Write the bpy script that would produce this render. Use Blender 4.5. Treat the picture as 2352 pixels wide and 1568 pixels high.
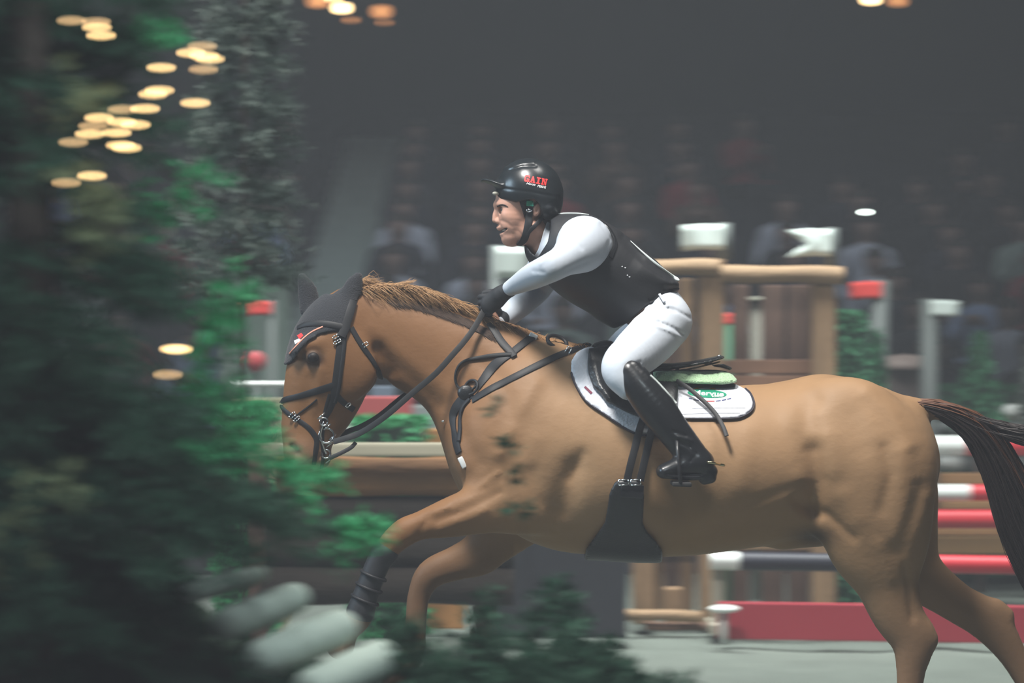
import bpy, bmesh, math, random
import numpy as np
from mathutils import Vector, Matrix

for o in list(bpy.data.objects):
    bpy.data.objects.remove(o)
SC = bpy.context.scene
COL = SC.collection

# ------------------------------------------------------------------ camera
D = 8.2            # metres from the lens to the rider's plane (Y = 0)
CAMZ = 1.62
LENS = 85.0
FPX = 2352 * LENS / 36.0
CX, CY = 1176.0, 784.0
cd = bpy.data.cameras.new('camera')
cam = bpy.data.objects.new('camera', cd)
COL.objects.link(cam)
cam.location = (0, -D, CAMZ)
cam.rotation_euler = (math.pi / 2, 0, 0)
cd.lens = LENS
cd.sensor_width = 36.0
cd.clip_start = 0.05
cd.clip_end = 200
cd.dof.use_dof = True
cd.dof.focus_distance = D - 0.1
cd.dof.aperture_fstop = LENS / 1000 / 0.030
cd.dof.aperture_ratio = 0.28      # oval, anamorphic lens bokeh
SC.camera = cam

# ------------------------------------------------------------------ exposure / view
SC.view_settings.view_transform = 'Standard'
SC.view_settings.look = 'None'
SC.view_settings.gamma = 1.0
SC.view_settings.use_curve_mapping = False
SC.view_settings.exposure = 0.0

# ------------------------------------------------------------------ world: thin haze added to lift the blacks
wd = bpy.data.worlds.new('world')
SC.world = wd
wd.use_nodes = True
nt = wd.node_tree
nt.nodes.clear()
wout = nt.nodes.new('ShaderNodeOutputWorld')
wbg = nt.nodes.new('ShaderNodeBackground')
wbg.inputs['Color'].default_value = (0.045, 0.052, 0.065, 1)
wbg.inputs['Strength'].default_value = 1.0
nt.links.new(wbg.outputs[0], wout.inputs['Surface'])
wv = nt.nodes.new('ShaderNodeVolumeScatter')
wv.inputs['Color'].default_value = (0.88, 0.94, 1.0, 1)
wv.inputs['Density'].default_value = 0.0072
wv.inputs['Anisotropy'].default_value = 0.0
nt.links.new(wv.outputs[0], wout.inputs['Volume'])
SC.cycles.volume_bounces = 0
SC.cycles.max_bounces = 5
SC.cycles.diffuse_bounces = 1
SC.cycles.glossy_bounces = 3
SC.cycles.sample_clamp_indirect = 4.0
SC.cycles.volume_max_steps = 64

# ------------------------------------------------------------------ arena lamps and added fill lamps
def area(name, loc, target, sx, sy, power, col, spread=math.pi):
    l = bpy.data.lights.new(name, 'AREA')
    l.shape = 'RECTANGLE'
    l.size = sx
    l.size_y = sy
    l.energy = power
    l.color = col
    l.spread = spread
    o = bpy.data.objects.new(name, l)
    COL.objects.link(o)
    o.location = loc
    d = Vector(target) - Vector(loc)
    o.rotation_euler = d.to_track_quat('-Z', 'Y').to_euler()
    return o
area('arena_or_fill_lamp', (-1.5, -3.1, 8.4), (0.5, 0.0, 1.2), 1.5, 1.5, 182, (1.0, 0.98, 0.94), math.radians(75))
area('arena_or_fill_lamp', (2.2, -0.2, 8.0), (1.0, 0.3, 0.0), 2.0, 1.4, 36, (1.0, 0.98, 0.93), math.radians(75))
area('arena_or_fill_lamp', (0.5, 4.9, 5.6), (0.6, 5.6, 0.0), 8.0, 1.6, 270, (0.95, 1.0, 0.98), math.radians(80))
area('arena_or_fill_lamp', (-6.5, -1.6, 4.4), (0.0, 0.0, 1.5), 2.5, 2.5, 34, (0.60, 0.82, 1.0), math.radians(60))  # unseen cool fill added to brighten the shaded side
area('arena_or_fill_lamp', (0.0, -6.6, 4.4), (0.0, -6.6, 0.0), 8.0, 0.5, 310, (0.95, 0.93, 1.0), math.radians(50))  # unseen strip added to light the near haze and lift the blacks
area('arena_or_fill_lamp', (0.6, -6.0, 5.4), (-0.6, -3.5, 1.6), 2.0, 1.0, 24, (0.80, 0.95, 1.0), math.radians(60))  # unseen weak lamp added to light the fir tree
area('arena_or_fill_lamp', (0.0, 5.0, 9.0), (0.0, 14.0, 2.0), 8.0, 2.0, 40, (0.80, 0.88, 1.0), math.radians(50))
# ------------------------------------------------------------------ helpers
def W(px, py, Y=0.0):
    s = (D + Y) / FPX
    return np.array([(px - CX) * s, Y, CAMZ - (py - CY) * s])
def mpp(Y=0.0):
    return (D + Y) / FPX

MATS = {}
def mat(name, col, rough=0.6, metal=0.0, var=0.0, vscale=20.0, bump=0.0, bscale=60.0, emit=None, spec=0.5, sheen=0.0, coat=0.0, stretch=None):
    if name in MATS:
        return MATS[name]
    m = bpy.data.materials.new(name)
    m.use_nodes = True
    n = m.node_tree.nodes
    L = m.node_tree.links
    b = n['Principled BSDF']
    b.inputs['Base Color'].default_value = (*col, 1)
    b.inputs['Roughness'].default_value = rough
    b.inputs['Metallic'].default_value = metal
    b.inputs['Specular IOR Level'].default_value = spec
    b.inputs['Sheen Weight'].default_value = sheen
    b.inputs['Coat Weight'].default_value = coat
    if emit:
        b.inputs['Emission Color'].default_value = (*emit[0], 1)
        b.inputs['Emission Strength'].default_value = emit[1]
        m.cycles.emission_sampling = 'NONE'
    if var > 0 or bump > 0:
        tc = n.new('ShaderNodeTexCoord')
        mp = n.new('ShaderNodeMapping')
        if stretch:
            mp.inputs['Scale'].default_value = stretch
        L.new(tc.outputs['Object'], mp.inputs['Vector'])
    if var > 0:
        nz = n.new('ShaderNodeTexNoise')
        nz.inputs['Scale'].default_value = vscale
        nz.inputs['Detail'].default_value = 4
        L.new(mp.outputs[0], nz.inputs['Vector'])
        mx = n.new('ShaderNodeMix')
        mx.data_type = 'RGBA'
        mx.inputs[6].default_value = (*[c * (1 - var) for c in col], 1)
        mx.inputs[7].default_value = (*[min(1, c * (1 + var)) for c in col], 1)
        L.new(nz.outputs['Fac'], mx.inputs[0])
        L.new(mx.outputs[2], b.inputs['Base Color'])
    if bump > 0:
        nb = n.new('ShaderNodeTexNoise')
        nb.inputs['Scale'].default_value = bscale
        nb.inputs['Detail'].default_value = 3
        L.new(mp.outputs[0], nb.inputs['Vector'])
        bp = n.new('ShaderNodeBump')
        bp.inputs['Strength'].default_value = bump
        bp.inputs['Distance'].default_value = 0.01
        L.new(nb.outputs['Fac'], bp.inputs['Height'])
        L.new(bp.outputs[0], b.inputs['Normal'])
    MATS[name] = m
    return m

def props(o, label=None, cat=None, group=None, kind=None):
    if label: o['label'] = label
    if cat: o['category'] = cat
    if group: o['group'] = group
    if kind: o['kind'] = kind
    return o

def link(name, me, m=None, parent=None, smooth=True):
    o = bpy.data.objects.new(name, me)
    COL.objects.link(o)
    if m is not None:
        ms = m if isinstance(m, (list, tuple)) else [m]
        for x in ms:
            me.materials.append(x)
    if smooth and len(me.polygons):
        me.polygons.foreach_set('use_smooth', [True] * len(me.polygons))
    if parent is not None:
        o.parent = parent
    return o

def empty(name, loc, label=None, cat=None, group=None):
    o = bpy.data.objects.new(name, None)
    COL.objects.link(o)
    o.location = tuple(loc)
    o.empty_display_size = 0.05
    return props(o, label, cat, group)

def pmesh(name, V, F, m=None, parent=None, smooth=True):
    """mesh object from world-space vertices; under a parent Empty the vertices move to the parent's space"""
    V = np.asarray(V, dtype=np.float64)
    if parent is not None:
        V = V - origin_of(parent)
    me = bpy.data.meshes.new(name)
    me.from_pydata(V.tolist(), [], [list(map(int, f)) for f in F])
    me.update()
    return link(name, me, m, parent, smooth)

def origin_of(o):
    p = np.array(o.location[:])
    while o.parent is not None:
        o = o.parent
        p = p + np.array(o.location[:])
    return p

def qmesh(name, V, Q, m=None, parent=None):
    """fast all-quad mesh"""
    V = np.asarray(V, dtype=np.float32)
    if parent is not None:
        V = V - origin_of(parent).astype(np.float32)
    Q = np.asarray(Q, dtype=np.int32)
    me = bpy.data.meshes.new(name)
    me.vertices.add(len(V))
    me.vertices.foreach_set('co', V.ravel())
    k = Q.shape[1]
    me.loops.add(Q.size)
    me.loops.foreach_set('vertex_index', Q.ravel())
    me.polygons.add(len(Q))
    me.polygons.foreach_set('loop_start', np.arange(len(Q), dtype=np.int32) * k)
    me.polygons.foreach_set('use_smooth', np.ones(len(Q), dtype=bool))
    me.update(calc_edges=True)
    me.validate()
    return link(name, me, m, parent, False)

# ---------- simple solids -> (V, F)
class MB:
    def __init__(self):
        self.V = []; self.F = []
    def add(self, V, F):
        b = len(self.V)
        self.V.extend([tuple(v) for v in V])
        self.F.extend([tuple(i + b for i in f) for f in F])
        return self
    def box(self, c, s, rz=0.0, bev=0.0, rx=0.0, ry=0.0):
        bm = bmesh.new()
        bmesh.ops.create_cube(bm, size=1.0)
        bmesh.ops.scale(bm, vec=s, verts=bm.verts)
        if bev > 0:
            bmesh.ops.bevel(bm, geom=bm.edges[:], offset=bev, segments=2, affect='EDGES', profile=0.6)
        M = Matrix.Translation(c) @ Matrix.Rotation(rz, 4, 'Z') @ Matrix.Rotation(ry, 4, 'Y') @ Matrix.Rotation(rx, 4, 'X')
        bm.transform(M)
        bm.verts.index_update()
        self.add([v.co[:] for v in bm.verts], [[v.index for v in f.verts] for f in bm.faces])
        bm.free()
        return self
    def tube(self, P, R, n=8, cap=True, flat=1.0):
        P = np.asarray(P, float)
        R = np.broadcast_to(np.asarray(R, float), (len(P),))
        T = np.gradient(P, axis=0)
        T /= np.linalg.norm(T, axis=1)[:, None] + 1e-12
        up = np.array([0, 1.0, 0]) if abs(T[0][1]) < 0.9 else np.array([1.0, 0, 0])
        V = []
        for p, t, r in zip(P, T, R):
            a = np.cross(t, up); a /= np.linalg.norm(a) + 1e-12
            b = np.cross(a, t)
            up = b
            for k in range(n):
                th = 2 * math.pi * k / n
                V.append(p + r * (math.cos(th) * a + flat * math.sin(th) * b))
        F = []
        for i in range(len(P) - 1):
            for k in range(n):
                k2 = (k + 1) % n
                F.append((i * n + k, i * n + k2, (i + 1) * n + k2, (i + 1) * n + k))
        if cap:
            F.append(tuple(range(n - 1, -1, -1)))
            F.append(tuple((len(P) - 1) * n + k for k in range(n)))
        return self.add(V, F)
    def lathe(self, c, prof, n=16, axis='Z'):
        V = []; F = []
        for r, z in prof:
            for k in range(n):
                th = 2 * math.pi * k / n
                V.append((r * math.cos(th), r * math.sin(th), z))
        for i in range(len(prof) - 1):
            for k in range(n):
                k2 = (k + 1) % n
                F.append((i * n + k, i * n + k2, (i + 1) * n + k2, (i + 1) * n + k))
        F.append(tuple(range(n - 1, -1, -1)))
        F.append(tuple((len(prof) - 1) * n + k for k in range(n)))
        V = [Vector(v) for v in V]
        if axis == 'X': V = [Vector((v.z, v.x, v.y)) for v in V]
        if axis == 'Y': V = [Vector((v.y, v.z, v.x)) for v in V]
        return self.add([np.array(v) + np.asarray(c) for v in V], F)
    def ball(self, c, r, seg=12, ring=8):
        bm = bmesh.new()
        bmesh.ops.create_uvsphere(bm, u_segments=seg, v_segments=ring, radius=1.0)
        r = np.broadcast_to(np.asarray(r, float), (3,))
        bm.verts.index_update()
        self.add([np.array(v.co) * r + np.asarray(c) for v in bm.verts], [[v.index for v in f.verts] for f in bm.faces])
        bm.free()
        return self
    def build(self, name, m, parent=None, smooth=True):
        return pmesh(name, self.V, self.F, m, parent, smooth)

def autosmooth(o, ang=40):
    me = o.data
    bm = bmesh.new(); bm.from_mesh(me)
    for e in bm.edges:
        if len(e.link_faces) == 2 and e.calc_face_angle(0) > math.radians(ang):
            e.smooth = False
    bm.to_mesh(me); bm.free()
    return o

def crom(P, n):
    """Catmull-Rom through rows of P, n steps per span"""
    P = np.asarray(P, float)
    Q = np.vstack([2 * P[0] - P[1], P, 2 * P[-1] - P[-2]])
    out = []
    for i in range(1, len(Q) - 2):
        p0, p1, p2, p3 = Q[i - 1], Q[i], Q[i + 1], Q[i + 2]
        for t in np.linspace(0, 1, n, endpoint=False):
            out.append(0.5 * (2 * p1 + (p2 - p0) * t + (2 * p0 - 5 * p1 + 4 * p2 - p3) * t * t + (3 * p1 - p0 - 3 * p2 + p3) * t ** 3))
    out.append(Q[-2])
    return np.array(out)

# ---------- distance-field modelling
def axis_grid(lo, hi, h, fine=None, hf=None):
    """coordinates from lo to hi with step h, and step hf inside the interval fine"""
    xs = [lo]
    while xs[-1] < hi:
        x = xs[-1]
        st = h
        if fine is not None:
            if fine[0] - 1e-9 <= x <= fine[1]:
                st = hf
            else:
                dd = fine[0] - x if x < fine[0] else x - fine[1]
                st = min(h, hf + dd * 0.25)
        xs.append(x + st)
    return np.array(xs, dtype=np.float32)

def poly_sd(px, py, poly):
    """signed distance (negative inside) to a closed polygon, 2-D arrays"""
    P = np.asarray(poly, dtype=np.float32)
    d = np.full(px.shape, 1e9, dtype=np.float32)
    s = np.zeros(px.shape, dtype=bool)
    n = len(P)
    for i in range(n):
        a = P[i]; b = P[(i + 1) % n]
        e = b - a
        wx = px - a[0]; wy = py - a[1]
        t = np.clip((wx * e[0] + wy * e[1]) / max(1e-9, float(e @ e)), 0, 1)
        d = np.minimum(d, (wx - t * e[0]) ** 2 + (wy - t * e[1]) ** 2)
        c1 = (a[1] > py) != (b[1] > py)
        with np.errstate(divide='ignore', invalid='ignore'):
            xi = a[0] + (py - a[1]) * e[0] / (e[1] if abs(e[1]) > 1e-9 else 1e-9)
        s ^= c1 & (px < xi)
    d = np.sqrt(d)
    return np.where(s, -d, d)

class Field:
    def __init__(self, xs, ys, zs):
        self.xs, self.ys, self.zs = xs, ys, zs
        self.F = np.full((len(xs), len(ys), len(zs)), 10.0, dtype=np.float32)
        self.h = max(float(np.diff(a).max()) for a in (xs, ys, zs))
    def sl(self, lo, hi):
        r = []
        for a, l, u in zip((self.xs, self.ys, self.zs), lo, hi):
            i0 = max(0, int(np.searchsorted(a, l)) - 1)
            i1 = min(len(a), int(np.searchsorted(a, u)) + 1)
            r.append(slice(i0, max(i0, i1)))
        return tuple(r)
    def co(self, sl):
        return (self.xs[sl[0]][:, None, None], self.ys[sl[1]][None, :, None], self.zs[sl[2]][None, None, :])
    def merge(self, sl, d, k, op='add'):
        F = self.F[sl]
        if op == 'add':
            h = np.maximum(k - np.abs(F - d), 0) / max(k, 1e-6)
            self.F[sl] = np.minimum(F, d) - h * h * k * 0.25
        elif op == 'sub':
            nd = -d
            h = np.maximum(k - np.abs(F - nd), 0) / max(k, 1e-6)
            self.F[sl] = np.maximum(F, nd) + h * h * k * 0.25
    def chain(self, st, k=0.02, sub=5, op='add', mirror=False, world=False):
        """st rows: (px, py, Y, radius_px, lateral ratio)"""
        rows = []
        for r in st:
            r = list(r) + [1.0] * (5 - len(r))
            p = np.array(r[:3]) if world else W(r[0], r[1], r[2])
            rad = r[3] if world else r[3] * mpp(r[2])
            rows.append([p[0], p[1], p[2], rad, r[4]])
        R = crom(rows, sub) if sub > 1 and len(rows) > 1 else np.array(rows)
        for sg in ((1, -1) if mirror else (1,)):
            R2 = R.copy(); R2[:, 1] *= sg
            self._chain(R2, k, op)
        return self
    def _chain(self, R, k, op):
        mg = max(k, 0.06) + 3 * self.h
        rr = (R[:, 3] * np.maximum(1, R[:, 4]))
        lo = (R[:, :3] - rr[:, None]).min(0) - mg
        hi = (R[:, :3] + rr[:, None]).max(0) + mg
        SL = self.sl(lo, hi)
        if any(s.stop <= s.start for s in SL): return
        tmp = np.full(self.F[SL].shape, 10.0, dtype=np.float32)
        n = len(R)
        for i in range(max(1, n - 1)):
            A = R[i]; B = R[min(i + 1, n - 1)]
            r2 = np.array([A[3] * max(1, A[4]), B[3] * max(1, B[4])])
            l = np.minimum(A[:3] - r2[0], B[:3] - r2[1]) - mg
            u = np.maximum(A[:3] + r2[0], B[:3] + r2[1]) + mg
            s = self.sl(l, u)
            s = tuple(slice(max(a.start, b.start), min(a.stop, b.stop)) for a, b in zip(s, SL))
            if any(q.stop <= q.start for q in s): continue
            X, Y, Z = self.co(s)
            ax, ay, az = (np.float32(v) for v in A[:3])
            ab = (B[:3] - A[:3]).astype(np.float32)
            plain = abs(A[4] - 1) < 1e-3 and abs(B[4] - 1) < 1e-3
            vx, vy, vz = X - ax, Y - ay, Z - az
            if plain:
                L2 = float(ab @ ab)
                t = np.clip((vx * ab[0] + vy * ab[1] + vz * ab[2]) / max(L2, 1e-12), 0, 1)
                q = (vx - t * ab[0]) ** 2 + (vy - t * ab[1]) ** 2 + (vz - t * ab[2]) ** 2
            else:
                L2 = float(ab[0] ** 2 + ab[2] ** 2)
                t = np.clip((vx * ab[0] + vz * ab[2]) / max(L2, 1e-12), 0, 1)
                sc = A[4] + t * (B[4] - A[4])
                q = (vx - t * ab[0]) ** 2 + (vz - t * ab[2]) ** 2 + ((vy - t * ab[1]) / sc) ** 2
            d = (np.sqrt(q) - (A[3] + t * (B[3] - A[3]))).astype(np.float32)
            off = tuple(slice(a.start - b.start, a.stop - b.start) for a, b in zip(s, SL))
            tmp[off] = np.minimum(tmp[off], d)
        self.merge(SL, tmp, k, op)
    def ell(self, px, py, Y, rx, rz, ry, k=0.01, op='add', ang=0.0, mirror=False):
        """ellipsoid: rx, rz in pixels in the picture plane (rotated by ang degrees), ry in metres across it"""
        for sg in ((1, -1) if mirror else (1,)):
            c = W(px, py, Y); c[1] *= sg
            m = mpp(Y)
            a, b = rx * m, rz * m
            R = max(a, b)
            mg = max(k, 0.03) + 3 * self.h
            s = self.sl(c - np.array([R, ry, R]) - mg, c + np.array([R, ry, R]) + mg)
            if any(q.stop <= q.start for q in s): continue
            X, Y_, Z = self.co(s)
            ca, sa = math.cos(math.radians(ang)), math.sin(math.radians(ang))
            ux = (X - c[0]) * ca + (Z - c[2]) * sa
            uz = -(X - c[0]) * sa + (Z - c[2]) * ca
            uy = Y_ - c[1]
            k0 = np.sqrt((ux / a) ** 2 + (uz / b) ** 2 + (uy / ry) ** 2)
            k1 = np.sqrt((ux / a ** 2) ** 2 + (uz / b ** 2) ** 2 + (uy / ry ** 2) ** 2) + 1e-9
            d = (k0 * (k0 - 1) / k1).astype(np.float32)
            self.merge(s, d, k, op)
        return self
    def pix(self, sl):
        """where the lens sees each grid point of the near half; the far half mirrors the near one"""
        X, Y, Z = self.co(sl)
        dd = D - np.abs(Y)
        return CX + X * FPX / dd, CY - (Z - CAMZ) * FPX / dd
    def groove(self, pts, rad, amt, side=None):
        """press (amt > 0) or raise (amt < 0) the surface along a line of picture points; rad in pixels, amt in metres"""
        P = [W(p[0], p[1], -0.2) for p in pts]
        P = np.array(P); m = 3 * rad * mpp()
        lo = P.min(0) - m - 0.08; hi = P.max(0) + m + 0.08
        lo[1] = -9; hi[1] = 9
        if side == 'near': hi[1] = 0
        if side == 'far': lo[1] = 0
        s = self.sl(lo, hi)
        px, py = self.pix(s)
        d2 = None
        for a, b in zip(pts[:-1], pts[1:]) if len(pts) > 1 else [(pts[0], pts[0])]:
            ex, ey = b[0] - a[0], b[1] - a[1]
            L2 = max(1e-6, ex * ex + ey * ey)
            t = np.clip(((px - a[0]) * ex + (py - a[1]) * ey) / L2, 0, 1)
            q = (px - a[0] - t * ex) ** 2 + (py - a[1] - t * ey) ** 2
            d2 = q if d2 is None else np.minimum(d2, q)
        self.F[s] += (amt * np.exp(-d2 / (rad * rad))).astype(np.float32)
        return self
    def sample(self, P):
        P = np.atleast_2d(P)
        ii = []; tt = []
        for a, c in zip((self.xs, self.ys, self.zs), P.T):
            i = np.clip(np.searchsorted(a, c) - 1, 0, len(a) - 2)
            t = np.clip((c - a[i]) / (a[i + 1] - a[i]), 0, 1)
            ii.append(i); tt.append(t)
        out = 0
        for dx in (0, 1):
            for dy in (0, 1):
                for dz in (0, 1):
                    w = (tt[0] if dx else 1 - tt[0]) * (tt[1] if dy else 1 - tt[1]) * (tt[2] if dz else 1 - tt[2])
                    out = out + w * self.F[ii[0] + dx, ii[1] + dy, ii[2] + dz]
        return out
    def grad(self, P, e=0.008):
        g = np.array([(self.sample(P + e * v) - self.sample(P - e * v))[0] for v in np.eye(3)])
        return g / (np.linalg.norm(g) + 1e-12)
    def hit(self, px, py, lev=0.0, y0=None, y1=0.3, step=0.002):
        ys = np.arange(self.ys[0] if y0 is None else y0, y1, step)
        s = (D + ys) / FPX
        P = np.stack([(px - CX) * s, ys, CAMZ - (py - CY) * s], 1)
        f = self.sample(P) - lev
        k = np.argmax(f < 0)
        if f[k] >= 0:
            k = int(np.argmin(f))
            return P[k], False
        if k == 0: return P[0], True
        t = f[k - 1] / (f[k - 1] - f[k])
        return P[k - 1] + t * (P[k] - P[k - 1]), True
    def mesh(self, name, m, parent=None, smooth=1, crop=None):
        V, Q = surface_net(self.F, self.xs, self.ys, self.zs)
        V = relax(V, Q, smooth)
        return qmesh(name, V, Q, m, parent)

def surface_net(F, xs, ys, zs):
    S = F < 0
    c = np.zeros(tuple(n - 1 for n in F.shape), dtype=np.int8)
    for dx in (0, 1):
        for dy in (0, 1):
            for dz in (0, 1):
                c += S[dx:F.shape[0] - 1 + dx, dy:F.shape[1] - 1 + dy, dz:F.shape[2] - 1 + dz]
    act = (c > 0) & (c < 8)
    I, J, K = np.nonzero(act)
    n = len(I)
    look = np.full(act.shape, -1, dtype=np.int32)
    look[I, J, K] = np.arange(n, dtype=np.int32)
    val = {}
    for dx in (0, 1):
        for dy in (0, 1):
            for dz in (0, 1):
                val[dx, dy, dz] = F[I + dx, J + dy, K + dz].astype(np.float64)
    acc = np.zeros((n, 3)); cnt = np.zeros(n)
    cs = list(val)
    for a in cs:
        for ax in range(3):
            if a[ax] == 0:
                b = list(a); b[ax] = 1; b = tuple(b)
                fa, fb = val[a], val[b]
                mk = (fa < 0) != (fb < 0)
                t = np.where(mk, fa / np.where(mk, fa - fb, 1), 0)
                p = np.zeros((n, 3)); p[:] = a
                p[:, ax] = t
                acc[mk] += p[mk]; cnt[mk] += 1
    u = acc / np.maximum(cnt, 1)[:, None]
    V = np.stack([xs[I] + u[:, 0] * (xs[I + 1] - xs[I]), ys[J] + u[:, 1] * (ys[J + 1] - ys[J]), zs[K] + u[:, 2] * (zs[K + 1] - zs[K])], 1)
    Q = []
    def emit(a, b, c_, d, inside):
        q = np.stack([a, b, c_, d], 1)
        q[~inside] = q[~inside][:, ::-1]
        Q.append(q[(q >= 0).all(1)])
    e = S[:-1, 1:-1, 1:-1] != S[1:, 1:-1, 1:-1]
    i, j, k = np.nonzero(e); j = j + 1; k = k + 1
    emit(look[i, j - 1, k - 1], look[i, j, k - 1], look[i, j, k], look[i, j - 1, k], S[i, j, k])
    e = S[1:-1, :-1, 1:-1] != S[1:-1, 1:, 1:-1]
    i, j, k = np.nonzero(e); i = i + 1; k = k + 1
    emit(look[i - 1, j, k - 1], look[i - 1, j, k], look[i, j, k], look[i, j, k - 1], S[i, j, k])
    e = S[1:-1, 1:-1, :-1] != S[1:-1, 1:-1, 1:]
    i, j, k = np.nonzero(e); i = i + 1; j = j + 1
    emit(look[i - 1, j - 1, k], look[i, j - 1, k], look[i, j, k], look[i - 1, j, k], S[i, j, k])
    return V, np.vstack(Q)

def relax(V, Q, it):
    n = len(V)
    for _ in range(it):
        acc = np.zeros((n, 3)); cnt = np.zeros(n)
        for a, b in ((0, 1), (1, 2), (2, 3), (3, 0)):
            for p, q in ((a, b), (b, a)):
                ip, iq = Q[:, p], Q[:, q]
                for ax in range(3):
                    acc[:, ax] += np.bincount(ip, weights=V[iq, ax], minlength=n)
                cnt += np.bincount(ip, minlength=n)
        V = 0.5 * V + 0.5 * acc / np.maximum(cnt, 1)[:, None]
    return V

def grid_px(x0, x1, y0, y1, Y0, Y1, h, fx=None, fz=None, fy=None, hf=None):
    """grid axes that cover a pixel box at Y = 0"""
    a = W(x0, y1); b = W(x1, y0)
    fx2 = None if fx is None else (W(fx[0], 0)[0], W(fx[1], 0)[0])
    fz2 = None if fz is None else (W(0, fz[1])[2], W(0, fz[0])[2])
    return Field(axis_grid(a[0], b[0], h, fx2, hf), axis_grid(Y0, Y1, h, fy, hf), axis_grid(a[2], b[2], h, fz2, hf))

def shell(base, poly, lev, grid=None, inner=0.006, edge=0.004, near_only=False, taper=None):
    """a covering: the layer of base's field up to lev, cut out along a polygon of picture points"""
    P = np.asarray(poly, float)
    lo = np.array([W(P[:, 0].min() - 12, 0, -0.0)[0], -9, W(0, P[:, 1].max() + 12, 0)[2]])
    hi = np.array([W(P[:, 0].max() + 12, 0, 0)[0], 9, W(0, P[:, 1].min() - 12, 0)[2]])
    lo -= 0.04; hi += 0.04
    lo[1] = -9; hi[1] = 0.02 if near_only else 9
    s = base.sl(lo, hi)
    f = Field(base.xs[s[0]], base.ys[s[1]], base.zs[s[2]])
    full = (slice(None),) * 3
    px, py = f.pix(full)
    px, py = np.broadcast_arrays(px, py)
    pd = poly_sd(px.astype(np.float32), py.astype(np.float32), P) * np.float32(mpp(-0.2))
    B = base.F[s]
    if taper is not None:
        lev = (lev + (taper[2] - lev) * np.clip((np.abs(f.ys) - taper[0]) / (taper[1] - taper[0]), 0, 1)).astype(np.float32)[None, :, None]
    a = np.maximum(B - lev, -(B + inner))
    h = np.maximum(edge - np.abs(a - pd), 0) / edge
    f.F = (np.maximum(a, pd) + h * h * edge * 0.25).astype(np.float32)
    return f

def strap(name, pts, width, field, m, parent, lev=0.0, thick=0.004, n=8, y1=0.3, label=None, sm=3):
    """a leather strap lying on a field's surface along picture points; width in pixels (a number or one per point)"""
    pts = np.asarray(pts, float)
    w = np.broadcast_to(np.asarray(width, float), (len(pts),))
    C = crom(np.column_stack([pts, w]), n)
    P = []
    for px, py, _ in C:
        p, ok = field.hit(px, py, lev, y1=y1)
        P.append(p)
    P = np.array(P)
    for _ in range(sm):
        P[1:-1] = 0.5 * P[1:-1] + 0.25 * (P[:-2] + P[2:])
    N = np.array([field.grad(p) for p in P])
    for _ in range(3):
        N[1:-1] = 0.5 * N[1:-1] + 0.25 * (N[:-2] + N[2:])
    N /= np.linalg.norm(N, axis=1)[:, None] + 1e-12
    return ribbon(name, P, N, C[:, 2] * mpp(-0.25), thick, m, parent, label)

def ribbon(name, P, N, w, thick, m, parent, label=None, base=0.002):
    P = np.asarray(P, float)
    T = np.gradient(P, axis=0)
    T /= np.linalg.norm(T, axis=1)[:, None] + 1e-12
    B = np.cross(T, N); B /= np.linalg.norm(B, axis=1)[:, None] + 1e-12
    w = np.broadcast_to(np.asarray(w, float), (len(P),))
    V = []; F = []
    prof = [(-0.5, -base), (-0.5, thick * 0.6), (-0.32, thick), (0.32, thick), (0.5, thick * 0.6), (0.5, -base)]
    k = len(prof)
    for p, nrm, b, ww in zip(P, N, B, w):
        for u, h in prof:
            V.append(p + b * (u * ww) + nrm * h)
    for i in range(len(P) - 1):
        for j in range(k):
            j2 = (j + 1) % k
            F.append((i * k + j, i * k + j2, (i + 1) * k + j2, (i + 1) * k + j))
    F.append(tuple(range(k - 1, -1, -1))); F.append(tuple((len(P) - 1) * k + j for j in range(k)))
    o = pmesh(name, V, F, m, parent)
    fix_normals(o); autosmooth(o, 50)
    if label: o['label'] = label
    return o

def fix_normals(o):
    bm = bmesh.new(); bm.from_mesh(o.data)
    bmesh.ops.recalc_face_normals(bm, faces=bm.faces[:])
    bm.to_mesh(o.data); bm.free()
    return o

def torus(c, R, r, normal, n=24, k=8, sx=1.0):
    """ring vertices/faces around a normal"""
    nrm = np.asarray(normal, float); nrm /= np.linalg.norm(nrm)
    a = np.cross(nrm, [0, 0, 1.0])
    if np.linalg.norm(a) < 1e-3: a = np.array([1.0, 0, 0])
    a /= np.linalg.norm(a); b = np.cross(nrm, a)
    V = []; F = []
    for i in range(n):
        th = 2 * math.pi * i / n
        d = math.cos(th) * a * sx + math.sin(th) * b
        for j in range(k):
            ph = 2 * math.pi * j / k
            V.append(np.asarray(c) + d * (R + r * math.cos(ph)) + nrm * r * math.sin(ph))
    for i in range(n):
        for j in range(k):
            i2, j2 = (i + 1) % n, (j + 1) % k
            F.append((i * k + j, i2 * k + j, i2 * k + j2, i * k + j2))
    return V, F

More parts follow.
